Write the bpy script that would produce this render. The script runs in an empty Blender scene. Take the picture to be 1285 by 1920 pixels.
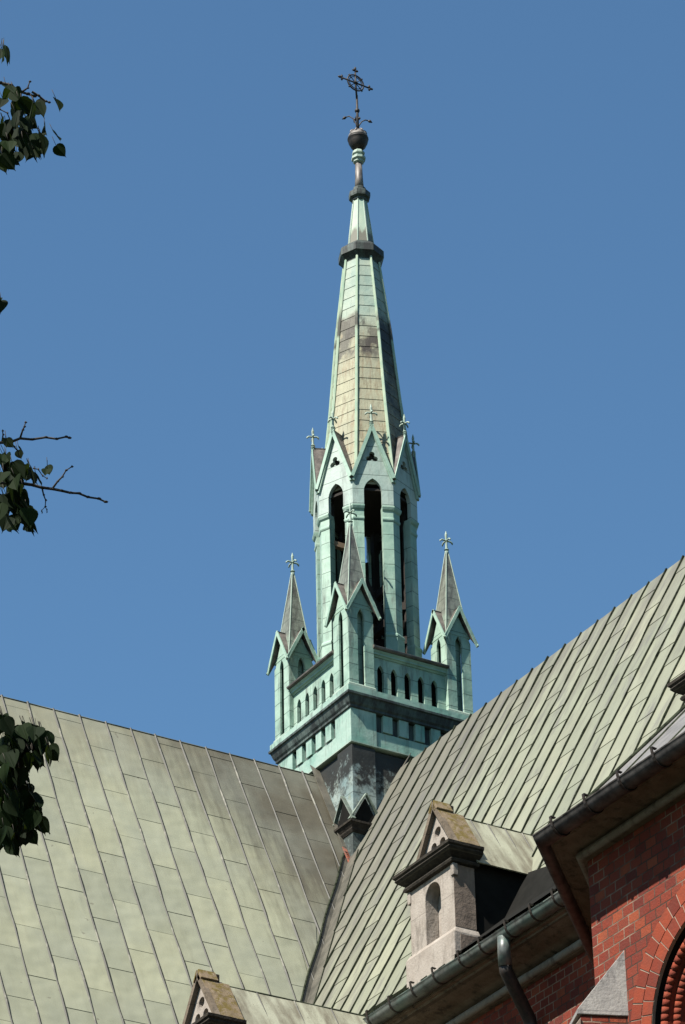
import bpy, math, random
from mathutils import Vector, Matrix, noise
from mathutils.geometry import tessellate_polygon

# ------------------------------------------------------------------ camera
scene = bpy.context.scene
cam_d = bpy.data.cameras.new('camera')
cam = bpy.data.objects.new('camera', cam_d)
scene.collection.objects.link(cam)
R_ = Vector((0.8558, -0.5169, -0.0187)); F_ = Vector((0.4522, 0.7287, 0.5142))
F_.normalize(); R_ = (R_ - F_ * R_.dot(F_)).normalized(); U_ = R_.cross(F_)
cam.matrix_world = Matrix(((R_.x, U_.x, -F_.x, -22.6624), (R_.y, U_.y, -F_.y, -35.9061), (R_.z, U_.z, -F_.z, 1.6), (0, 0, 0, 1)))
cam_d.sensor_fit = 'VERTICAL'; cam_d.sensor_height = 24.0; cam_d.lens = 24.0 * 6440.7 / 1920
cam_d.clip_start = 0.1; cam_d.clip_end = 6000
scene.camera = cam
scene.render.resolution_x = 685; scene.render.resolution_y = 1024

# ------------------------------------------------------------------ light
SUN = Vector((-0.77, -0.21, 1.0)).normalized()
world = bpy.data.worlds.new('World'); scene.world = world; world.use_nodes = True
wn = world.node_tree.nodes; wl = world.node_tree.links
for n in list(wn): wn.remove(n)
sky = wn.new('ShaderNodeTexSky'); sky.sky_type = 'NISHITA'; sky.sun_disc = False
sky.sun_elevation = math.asin(SUN.z); sky.sun_rotation = math.atan2(SUN.x, SUN.y)
sky.air_density = 1.1; sky.dust_density = 0.2; sky.ozone_density = 1.5; sky.altitude = 200
bg = wn.new('ShaderNodeBackground'); bg.inputs['Strength'].default_value = 0.052
wo = wn.new('ShaderNodeOutputWorld')
wb = wn.new('ShaderNodeMix'); wb.data_type = 'RGBA'; wb.blend_type = 'MULTIPLY'; wb.inputs[0].default_value = 1.0
wb.inputs[7].default_value = (0.77, 1.07, 1.18, 1)      # camera white balance
wl.new(sky.outputs[0], wb.inputs[6]); wl.new(wb.outputs[2], bg.inputs[0]); wl.new(bg.outputs[0], wo.inputs[0])
sl = bpy.data.lights.new('sun', 'SUN'); sl.energy = 5.0; sl.angle = math.radians(0.5); sl.color = (1.0, 0.95, 0.86)
so = bpy.data.objects.new('sun', sl); scene.collection.objects.link(so)
so.rotation_euler = SUN.to_track_quat('Z', 'Y').to_euler(); so.location = (-40, -20, 60)
scene.view_settings.view_transform = 'Standard'; scene.view_settings.look = 'None'
scene.view_settings.exposure = 1.25; scene.view_settings.gamma = 1.0

# ------------------------------------------------------------------ materials
ALB = 0.54
class NT:
    def __init__(s, name, rough=0.7, metal=0.0, spec=0.4):
        s.m = bpy.data.materials.new(name); s.m.use_nodes = True
        s.t = s.m.node_tree; s.b = s.t.nodes['Principled BSDF']
        s.b.inputs['Roughness'].default_value = rough; s.b.inputs['Metallic'].default_value = metal
        s.b.inputs['Specular IOR Level'].default_value = spec
        s.tc = s.t.nodes.new('ShaderNodeTexCoord')
        s.pos = s.tc.outputs['Object']
    def link(s, a, b): s.t.links.new(a, b)
    def val(s, sock, v):
        if hasattr(v, 'is_output') or isinstance(v, bpy.types.NodeSocket): s.link(v, sock)
        else: sock.default_value = v
    def math(s, op, a, b=0.0, clamp=False):
        n = s.t.nodes.new('ShaderNodeMath'); n.operation = op; n.use_clamp = clamp
        s.val(n.inputs[0], a); s.val(n.inputs[1], b); return n.outputs[0]
    def scale(s, v, sc):
        n = s.t.nodes.new('ShaderNodeVectorMath'); n.operation = 'MULTIPLY'
        s.val(n.inputs[0], v); n.inputs[1].default_value = sc; return n.outputs[0]
    def noise(s, sc, vec=None, detail=4.0, rough=0.6, stretch=(1, 1, 1)):
        n = s.t.nodes.new('ShaderNodeTexNoise'); n.inputs['Scale'].default_value = sc
        n.inputs['Detail'].default_value = detail; n.inputs['Roughness'].default_value = rough
        s.link(s.scale(vec or s.pos, stretch), n.inputs['Vector']); return n.outputs[0]
    def ramp(s, f, pts):
        n = s.t.nodes.new('ShaderNodeValToRGB'); s.val(n.inputs[0], f)
        e = n.color_ramp.elements
        while len(e) < len(pts): e.new(0.5)
        for el, (p, c) in zip(e, pts):
            el.position = p; el.color = (c, c, c, 1) if isinstance(c, (int, float)) else (*c, 1)
        return n.outputs[0]
    def mix(s, f, a, b, mode='MIX'):
        n = s.t.nodes.new('ShaderNodeMix'); n.data_type = 'RGBA'; n.blend_type = mode
        s.val(n.inputs[0], f)
        for k, v in ((6, a), (7, b)):
            if isinstance(v, (tuple, list)): n.inputs[k].default_value = (*v, 1)
            else: s.link(v, n.inputs[k])
        return n.outputs[2]
    def xyz(s, vec=None):
        n = s.t.nodes.new('ShaderNodeSeparateXYZ'); s.link(vec or s.pos, n.inputs[0]); return n.outputs
    def comb(s, x, y, z):
        n = s.t.nodes.new('ShaderNodeCombineXYZ')
        for k, v in enumerate((x, y, z)): s.val(n.inputs[k], v)
        return n.outputs[0]
    def attr(s, name):
        n = s.t.nodes.new('ShaderNodeAttribute'); n.attribute_name = name; return n.outputs['Fac']
    def color(s, c):
        # overall reflectance level of this exposure
        if isinstance(c, (tuple, list)): s.b.inputs['Base Color'].default_value = (*[x * ALB for x in c], 1)
        else: s.link(s.mix(1.0, c, (ALB, ALB, ALB), 'MULTIPLY'), s.b.inputs['Base Color'])
    def bump(s, h, strength=0.3, dist=0.01):
        n = s.t.nodes.new('ShaderNodeBump'); n.inputs['Strength'].default_value = strength
        n.inputs['Distance'].default_value = dist; s.link(h, n.inputs['Height'])
        s.link(n.outputs[0], s.b.inputs['Normal']); return n
    def line(s, coord, period, width, wob=0.0, offset=0.0):
        c = coord
        if wob: c = s.math('ADD', coord, s.math('MULTIPLY', s.math('SUBTRACT', s.noise(1.7), 0.5), wob))
        c = s.math('ADD', c, offset)
        f = s.math('FRACT', s.math('DIVIDE', c, period))
        return s.math('LESS_THAN', s.math('ABSOLUTE', s.math('SUBTRACT', f, 0.5)), width / period / 2)

def copper(name, joints=0.2, stain=0.5, pale=(0.48, 0.66, 0.52), deep=(0.20, 0.375, 0.30), dirt=(0.10, 0.095, 0.08), dirtamt=0.35, streak=True):
    n = NT(name, rough=0.62, spec=0.35)
    base = n.mix(n.ramp(n.noise(2.2, detail=6), [(0.3, 0), (0.7, 1)]), deep, pale)
    sheet = n.attr('tint')
    base = n.mix(n.math('MULTIPLY', sheet, 0.35), base, tuple(min(1, c * 1.25) for c in pale))
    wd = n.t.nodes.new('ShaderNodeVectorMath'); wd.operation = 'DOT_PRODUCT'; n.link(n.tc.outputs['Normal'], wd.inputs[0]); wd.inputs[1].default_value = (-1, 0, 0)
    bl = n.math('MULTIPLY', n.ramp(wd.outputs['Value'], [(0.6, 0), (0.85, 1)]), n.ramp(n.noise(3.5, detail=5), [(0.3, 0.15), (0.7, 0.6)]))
    base = n.mix(bl, base, tuple(min(1, c * 1.0 + .16) for c in pale))      # faces towards -X mixed paler
    st = n.ramp(n.noise(9, stretch=(1, 1, 0.16), detail=7, rough=0.7), [(0.62 - 0.2 * dirtamt, 0), (0.80 - 0.2 * dirtamt, 1)])
    base = n.mix(n.math('MULTIPLY', st, stain), base, dirt)
    sp = n.ramp(n.noise(45, detail=3), [(0.66, 0), (0.74, 1)])
    base = n.mix(n.math('MULTIPLY', sp, 0.35), base, dirt)
    ln = None
    if joints:
        z = n.xyz()[2]; ln = n.line(z, joints, 0.011, 0.02)
        base = n.mix(n.math('MULTIPLY', ln, 0.75), base, (0.05, 0.09, 0.07))
    n.color(base)
    h = n.noise(5, detail=3)
    if ln is not None: h = n.math('SUBTRACT', h, n.math('MULTIPLY', ln, 0.6))
    n.bump(h, 0.5, 0.02)
    return n.m

M = {}
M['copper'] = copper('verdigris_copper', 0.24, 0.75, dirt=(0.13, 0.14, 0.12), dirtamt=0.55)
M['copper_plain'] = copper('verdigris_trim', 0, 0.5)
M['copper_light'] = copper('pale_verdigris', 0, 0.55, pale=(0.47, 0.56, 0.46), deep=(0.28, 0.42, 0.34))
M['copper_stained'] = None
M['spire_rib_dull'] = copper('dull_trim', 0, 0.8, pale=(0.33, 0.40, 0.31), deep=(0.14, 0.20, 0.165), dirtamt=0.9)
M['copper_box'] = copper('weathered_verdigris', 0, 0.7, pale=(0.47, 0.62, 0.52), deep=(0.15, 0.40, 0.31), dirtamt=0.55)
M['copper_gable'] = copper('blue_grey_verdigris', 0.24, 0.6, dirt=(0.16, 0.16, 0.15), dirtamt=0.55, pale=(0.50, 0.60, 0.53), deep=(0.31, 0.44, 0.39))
M['copper_dark'] = copper('dark_verdigris', 0, 0.9, pale=(0.10, 0.15, 0.125), deep=(0.035, 0.055, 0.047), dirt=(0.02, 0.02, 0.018), dirtamt=1.1)

n = NT('stained_verdigris', rough=0.7, spec=0.25)
X, Y, Z = n.xyz()
c = n.mix(n.ramp(n.noise(3, detail=6), [(0.35, 0), (0.65, 1)]), (0.27, 0.38, 0.38), (0.46, 0.53, 0.48))
c = n.mix(n.math('MULTIPLY', n.ramp(n.noise(9, detail=5, stretch=(1, 1, .5)), [(0.55, 0), (0.68, 1)]), .5), c, (0.30, 0.30, 0.18))
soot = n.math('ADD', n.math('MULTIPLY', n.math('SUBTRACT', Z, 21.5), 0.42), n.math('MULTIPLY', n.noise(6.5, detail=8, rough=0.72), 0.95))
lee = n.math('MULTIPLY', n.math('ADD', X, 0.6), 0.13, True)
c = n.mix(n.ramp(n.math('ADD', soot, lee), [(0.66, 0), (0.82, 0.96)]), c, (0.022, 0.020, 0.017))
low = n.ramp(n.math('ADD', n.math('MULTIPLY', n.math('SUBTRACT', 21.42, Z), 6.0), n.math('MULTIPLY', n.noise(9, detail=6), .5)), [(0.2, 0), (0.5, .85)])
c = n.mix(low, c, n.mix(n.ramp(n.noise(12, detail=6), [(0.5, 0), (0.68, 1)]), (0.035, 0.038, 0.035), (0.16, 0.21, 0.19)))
ln = n.line(Z, 0.32, 0.012, 0.03); c = n.mix(n.math('MULTIPLY', ln, .6), c, (0.03, 0.04, 0.04))
n.color(c); n.bump(n.noise(6, detail=4), .5, .02); M['copper_stained'] = n.m
# tall spire cladding: green at the top, soot band, tan streaked sheets below
n = NT('spire_cladding', rough=0.6, spec=0.35)
X, Y, Z = n.xyz()
zz = n.math('ADD', Z, n.math('MULTIPLY', n.math('SUBTRACT', n.noise(2.5, stretch=(1, 1, 0.5)), 0.5), 0.9))
green = n.mix(n.ramp(n.noise(3), [(0.35, 0), (0.65, 1)]), (0.28, 0.40, 0.34), (0.43, 0.52, 0.42))
tan = n.mix(n.ramp(n.noise(2.6), [(0.35, 0), (0.65, 1)]), (0.47, 0.45, 0.29), (0.36, 0.36, 0.25))
stre = n.ramp(n.noise(21, stretch=(1, 1, 0.08), detail=7, rough=0.78), [(0.47, 0), (0.60, 1)])
rust = n.mix(n.ramp(n.noise(6), [(0.4, 0), (0.6, 1)]), (0.20, 0.15, 0.085), (0.32, 0.22, 0.12))
tan = n.mix(n.math('MULTIPLY', stre, 0.8), tan, rust)
up = n.ramp(n.math('DIVIDE', n.math('SUBTRACT', zz, 29.6), 1.0), [(0.25, 0), (0.75, 1)])
base = n.mix(up, tan, green)
band = n.math('MULTIPLY', n.ramp(n.math('DIVIDE', n.math('SUBTRACT', zz, 29.35), 1.0), [(0.0, 0), (0.25, 0.9), (0.7, 1), (0.95, 0)]),
              n.ramp(n.noise(2.0, stretch=(1.2, 1.2, 0.9), detail=5), [(0.44, 0), (0.54, 1)]))
base = n.mix(n.math('MULTIPLY', band, 1.7, True), base, (0.045, 0.034, 0.026))
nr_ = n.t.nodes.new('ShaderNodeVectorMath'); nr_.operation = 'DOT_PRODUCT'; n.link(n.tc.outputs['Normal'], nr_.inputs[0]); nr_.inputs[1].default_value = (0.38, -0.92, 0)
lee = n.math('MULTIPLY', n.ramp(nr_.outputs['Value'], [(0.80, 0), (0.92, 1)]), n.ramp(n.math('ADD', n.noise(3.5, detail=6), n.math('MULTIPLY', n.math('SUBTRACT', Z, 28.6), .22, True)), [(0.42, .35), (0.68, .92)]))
base = n.mix(n.math('MULTIPLY', n.attr('tint'), 0.28), base, (0.50, 0.50, 0.36))
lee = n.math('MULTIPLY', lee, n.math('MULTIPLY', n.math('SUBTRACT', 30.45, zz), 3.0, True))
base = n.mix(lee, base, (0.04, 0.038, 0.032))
ln = n.math('MULTIPLY', Z, 0.0)
n.color(base); n.bump(n.math('SUBTRACT', n.noise(6), n.math('MULTIPLY', ln, 0.7)), 0.5, 0.02)
M['spire'] = n.m
# upper cone with soot at its foot
n = NT('upper_cone_cladding', rough=0.6)
Z = n.xyz()[2]
base = n.mix(n.ramp(n.noise(5, stretch=(1, 1, 0.3)), [(0.35, 0), (0.65, 1)]), (0.36, 0.52, 0.41), (0.60, 0.70, 0.52))
q = n.math('SUBTRACT', Z, n.math('MULTIPLY', n.noise(16, stretch=(1, 1, 0.15)), 0.7))
base = n.mix(n.ramp(n.math('SUBTRACT', q, 31.55), [(0.0, 0.85), (0.12, 0.0)]), base, (0.15, 0.12, 0.09))
n.color(base); M['cone'] = n.m
# grey pinnacle spire sheets
n = NT('grey_pinnacle_sheet', rough=0.6)
Z = n.xyz()[2]
g = n.mix(n.ramp(n.noise(14, stretch=(1, 1, 0.25), detail=6), [(0.35, 0), (0.62, 1)]), (0.085, 0.08, 0.072), (0.25, 0.275, 0.225))
up = n.ramp(n.math('ADD', n.math('SUBTRACT', 1.62, Z), n.math('MULTIPLY', n.noise(5), 0.5)), [(0.25, 0), (0.55, 1)])
g = n.mix(n.math('MULTIPLY', up, 0.85), g, (0.36, 0.54, 0.41))
ln = n.line(Z, 0.2, 0.012, 0.05)
g = n.mix(n.math('MULTIPLY', ln, 0.7), g, (0.06, 0.08, 0.06)); n.color(g); n.bump(n.noise(8), 0.4, 0.02)
M['pin_spire'] = n.m
# brown weathered copper roofing
n = NT('brown_copper', rough=0.5, spec=0.4)
g = n.mix(n.ramp(n.noise(9, detail=6), [(0.35, 0), (0.65, 1)]), (0.075, 0.06, 0.052), (0.22, 0.19, 0.165)); n.color(g); n.bump(n.noise(20), 0.3, 0.01)
M['brown'] = n.m
n = NT('dark_iron', rough=0.6, metal=0.2)
n.color(n.mix(n.ramp(n.noise(25), [(0.4, 0), (0.7, 1)]), (0.018, 0.016, 0.015), (0.06, 0.04, 0.028))); M['iron'] = n.m
n = NT('grey_lead', rough=0.55, metal=0.1)
n.color(n.mix(n.ramp(n.noise(18, stretch=(1, 1, 0.3)), [(0.4, 0), (0.65, 1)]), (0.12, 0.105, 0.095), (0.34, 0.30, 0.26))); M['lead'] = n.m
n = NT('old_timber', rough=0.9)
n.color(n.mix(n.noise(20, stretch=(1, 1, 0.1)), (0.012, 0.010, 0.008), (0.045, 0.033, 0.024))); M['timber'] = n.m
n = NT('pale_timber', rough=0.8)
n.color(n.mix(n.noise(20, stretch=(0.1, 1, 1)), (0.22, 0.14, 0.08), (0.42, 0.30, 0.2))); M['pale_timber'] = n.m

def roof_mat(name, pale_a, pale_b, grey, kind):
    n = NT(name, rough=0.55, spec=0.35)
    X, Y, Z = n.xyz()
    base = n.mix(n.ramp(n.noise(0.9, detail=5), [(0.3, 0), (0.7, 1)]), pale_a, pale_b)
    base = n.mix(n.math('MULTIPLY', n.attr('tint'), 0.75), base, tuple(c * 0.80 for c in pale_b))
    if kind == 'left':
        # rain-washed dirt: near the ridge and near the turret
        st = n.noise(9, stretch=(1.0, 0.14, 0.14), detail=6, rough=0.65)
        d1 = n.math('ADD', n.math('MULTIPLY', n.math('SUBTRACT', Z, 20.9), 0.40, True), n.math('MULTIPLY', n.noise(14, stretch=(1.0, 0.09, 0.09), detail=7, rough=0.7), 0.95))
        dx = n.math('ADD', n.math('MULTIPLY', n.math('ADD', X, 3.1), 0.33), n.math('MULTIPLY', n.math('SUBTRACT', Z, 19.6), 0.13), True)
        d2 = n.math('ADD', dx, n.math('MULTIPLY', st, 0.7))
        base = n.mix(n.math('MULTIPLY', n.ramp(d1, [(0.52, 0), (1.0, 1)]), 0.62), base, (0.26, 0.235, 0.16))
        base = n.mix(n.math('MULTIPLY', n.ramp(d2, [(0.42, 0), (0.92, 1)]), 0.95), base, grey)
    else:
        st = n.noise(3.6, stretch=(0.35, 1.3, 0.35), detail=6, rough=0.62)
        near = n.math('MULTIPLY', n.math('ADD', Y, 4.6), 0.15, True)
        up = n.math('MULTIPLY', n.math('SUBTRACT', Z, 19.6), 0.10, True)
        d = n.math('ADD', n.math('ADD', near, up), st)
        base = n.mix(n.math('MULTIPLY', n.ramp(d, [(0.55, 0), (0.92, 1)]), 0.72), base, grey)
        sp = n.ramp(n.noise(4.2, stretch=(0.4, 1.5, 0.4), detail=5), [(0.52, 0), (0.66, 1)])
        base = n.mix(n.math('MULTIPLY', sp, 0.55), base, (0.15, 0.14, 0.135))
    if kind == 'left': base = n.mix(n.math('MULTIPLY', n.ramp(n.noise(1.5, detail=4, rough=.5), [(0.40, 0), (0.65, 1)]), .28), base, (0.34, 0.36, 0.30))
    sp = n.ramp(n.noise(7, detail=2), [(0.74, 0), (0.77, 1)])
    base = n.mix(n.math('MULTIPLY', sp, 0.55), base, (0.16, 0.14, 0.10))
    n.color(base)
    h = n.math('ADD', n.noise(1.6, detail=2), n.math('MULTIPLY', n.noise(5, detail=1), 0.15))
    n.bump(h, 0.5, 0.09)
    return n.m
M['roof_left'] = roof_mat('patina_sheet_roof', (0.47, 0.465, 0.31), (0.43, 0.44, 0.315), (0.115, 0.10, 0.07), 'left')
M['roof_right'] = roof_mat('patina_seamed_roof', (0.375, 0.37, 0.265), (0.31, 0.33, 0.24), (0.15, 0.135, 0.115), 'right')
n = NT('seam_grime', rough=0.95, spec=0.05)
n.color(n.mix(n.ramp(n.noise(14), [(0.35, 0), (0.6, 1)]), (0.018, 0.022, 0.014), (0.06, 0.07, 0.045))); M['seam_dark'] = n.m
n = NT('seam_worn', rough=0.6)
n.color(n.mix(n.ramp(n.noise(4), [(0.56, 0), (0.68, 1)]), (0.035, 0.033, 0.02), (0.20, 0.19, 0.14))); M['seam_worn'] = n.m
n = NT('valley_sheet', rough=0.5)
n.color(n.mix(n.ramp(n.noise(5, detail=6), [(0.35, 0), (0.65, 1)]), (0.085, 0.08, 0.062), (0.18, 0.165, 0.13))); M['valley'] = n.m
n = NT('dormer_sheet', rough=0.5)
X, Y, Z = n.xyz()
g = n.mix(n.ramp(n.noise(5, stretch=(1.5, 0.35, 0.35), detail=6), [(0.35, 0), (0.65, 1)]), (0.24, 0.215, 0.15), (0.50, 0.50, 0.37))
g = n.mix(n.ramp(n.noise(22, detail=3), [(0.66, 0), (0.72, 0.7)]), g, (0.10, 0.09, 0.06)); n.color(g); n.bump(n.noise(4), 0.4, 0.03)
M['dormer_roof'] = n.m

def stone(name, a, b, dirt, amt, sc=6, lichen=None):
    n = NT(name, rough=0.9, spec=0.2)
    g = n.mix(n.ramp(n.noise(sc, detail=7), [(0.3, 0), (0.7, 1)]), a, b)
    g = n.mix(n.math('MULTIPLY', n.ramp(n.noise(sc * 0.8, stretch=(1.6, 1.6, 0.5), detail=7, rough=0.7), [(0.52, 0), (0.66, 1)]), amt), g, dirt)
    if lichen:
        g = n.mix(n.ramp(n.noise(11, detail=5), [(0.46, 0), (0.56, 0.9)]), g, lichen)
        g = n.mix(n.ramp(n.noise(30, detail=2), [(0.62, 0), (0.70, 0.6)]), g, (0.42, 0.36, 0.25))
    jl = n.line(n.xyz()[2], .47, .010, .01, .1); g = n.mix(n.math('MULTIPLY', jl, .45), g, dirt)
    n.color(g); n.bump(n.noise(28, detail=8), 0.5, 0.015)
    return n.m
M['stone'] = stone('pink_sandstone', (0.38, 0.325, 0.275), (0.54, 0.48, 0.42), (0.17, 0.145, 0.12), 0.75, 4)
M['stone_roll'] = stone('bounce_lit_stone', (0.26, 0.235, 0.20), (0.38, 0.35, 0.30), (0.10, 0.085, 0.07), 0.7)  # paler than the cove: bounce light painted into the roll
M['stone_brown'] = stone('brown_sandstone', (0.15, 0.115, 0.08), (0.25, 0.20, 0.15), (0.05, 0.042, 0.033), 0.85)
M['stone_side'] = stone('darker_sandstone', (0.22, 0.17, 0.135), (0.34, 0.265, 0.21), (0.13, 0.10, 0.08), 0.7)
M['stone_black'] = stone('sooty_sandstone', (0.022, 0.018, 0.014), (0.06, 0.05, 0.038), (0.13, 0.11, 0.07), 0.25, 14)
M['stone_lichen'] = stone('lichen_sandstone', (0.30, 0.225, 0.15), (0.20, 0.15, 0.085), (0.12, 0.09, 0.05), 0.6, 9, (0.17, 0.125, 0.03))
M['stone_grey'] = stone('grey_weathered_stone', (0.36, 0.34, 0.32), (0.52, 0.49, 0.45), (0.13, 0.12, 0.125), 0.85, 5)

def brick(name, hu, hv, sx, dark=1.0):
    n = NT(name, rough=0.9, spec=0.15)
    X, Y, Z = n.xyz(); NX, NY, NZ = n.xyz(n.tc.outputs['Normal'])
    o = n.math('SUBTRACT', n.math('MULTIPLY', Y, NX), n.math('MULTIPLY', X, NY))     # distance along the wall
    wob = n.math('MULTIPLY', n.math('SUBTRACT', n.noise(3), 0.5), 0.02)
    vec = n.comb(n.math('ADD', o, wob), n.math('ADD', Z, wob), 0.0)
    bt = n.t.nodes.new('ShaderNodeTexBrick'); n.link(vec, bt.inputs['Vector'])
    bt.offset = 0.5; bt.inputs['Scale'].default_value = 1.0
    bt.inputs['Brick Width'].default_value = sx; bt.inputs['Row Height'].default_value = 0.095
    bt.inputs['Mortar Size'].default_value = 0.007; bt.inputs['Mortar Smooth'].default_value = 0.3; bt.inputs['Bias'].default_value = 0.0
    bt.inputs['Color1'].default_value = (0, 0, 0, 1); bt.inputs['Color2'].default_value = (1, 1, 1, 1); bt.inputs['Mortar'].default_value = (0.5, 0.5, 0.5, 1)
    c = n.ramp(bt.outputs['Color'], [(0.0, (0.16, 0.034, 0.025)), (0.25, (0.235, 0.045, 0.028)), (0.85, (0.295, 0.060, 0.032)), (1.0, (0.38, 0.092, 0.042))])
    c = n.mix(n.ramp(n.noise(9, detail=7), [(0.45, 0), (0.75, 0.6)]), c, (0.16, 0.06, 0.045))
    mort = n.mix(n.ramp(n.noise(2.2, detail=3), [(0.46, 0), (0.62, 1)]), (0.09, 0.055, 0.04), (0.36, 0.26, 0.19))
    c = n.mix(bt.outputs['Fac'], c, mort)
    n.color(c); n.bump(n.math('SUBTRACT', n.noise(40, detail=5), n.math('MULTIPLY', bt.outputs['Fac'], 1.2)), 0.6, 0.012)
    return n.m
M['brick'] = brick('red_brick', 'Y', 'Z', 0.155)
M['brick_x'] = brick('red_brick_end', 'X', 'Z', 0.155)
n = NT('voussoir_brick', rough=0.9, spec=0.15)
c = n.ramp(n.attr('tint'), [(0.0, (0.19, 0.038, 0.025)), (0.5, (0.29, 0.056, 0.030)), (1.0, (0.38, 0.078, 0.037))])
c = n.mix(n.ramp(n.noise(9, detail=7), [(0.45, 0), (0.75, 0.5)]), c, (0.16, 0.06, 0.045)); n.color(c); n.bump(n.noise(40), 0.5, 0.01)
M['voussoir'] = n.m
n = NT('pale_mortar', rough=0.95); n.color(n.mix(n.noise(12), (0.30, 0.22, 0.16), (0.50, 0.40, 0.30))); M['mortar'] = n.m
n = NT('rust_primer', rough=0.8); n.color(n.mix(n.ramp(n.noise(20), [(0.4, 0), (0.6, 1)]), (0.45, 0.13, 0.07), (0.22, 0.12, 0.09))); M['rust'] = n.m
n = NT('gutter_metal', rough=0.42, metal=0.15, spec=0.5)
X, Y, Z = n.xyz()
g = n.mix(n.ramp(n.noise(7, stretch=(1, 1, 1), detail=7), [(0.35, 0), (0.62, 1)]), (0.06, 0.06, 0.055), (0.22, 0.24, 0.22))
g = n.mix(n.ramp(n.noise(2.3, stretch=(1, 1, 3)), [(0.45, 0), (0.62, 0.7)]), g, (0.12, 0.20, 0.175)); n.color(g); M['gutter'] = n.m
n = NT('brown_gutter_metal', rough=0.6, spec=0.3)
n.color(n.mix(n.ramp(n.noise(8, detail=7), [(0.35, 0), (0.62, 1)]), (0.022, 0.02, 0.019), (0.12, 0.108, 0.10))); M['gutter_b'] = n.m
n = NT('window_glass', rough=0.12, spec=0.6); n.color((0.03, 0.035, 0.045)); M['glass'] = n.m
n = NT('grey_zinc', rough=0.5, metal=0.1); n.color(n.mix(n.ramp(n.noise(5, detail=5), [(0.35, 0), (0.65, 1)]), (0.19, 0.18, 0.165), (0.32, 0.30, 0.28))); M['zinc'] = n.m
n = NT('plaster', rough=0.95); n.color(n.mix(n.noise(2), (0.30, 0.26, 0.2), (0.38, 0.33, 0.27))); M['plaster'] = n.m

n = NT('black_sheet', rough=0.95, spec=0.05); n.color(n.mix(n.noise(8), (0.010, 0.010, 0.009), (0.028, 0.027, 0.024))); M['black_sheet'] = n.m  # near-black; paints shade into the cheeks, opening backings and window reveal
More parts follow.
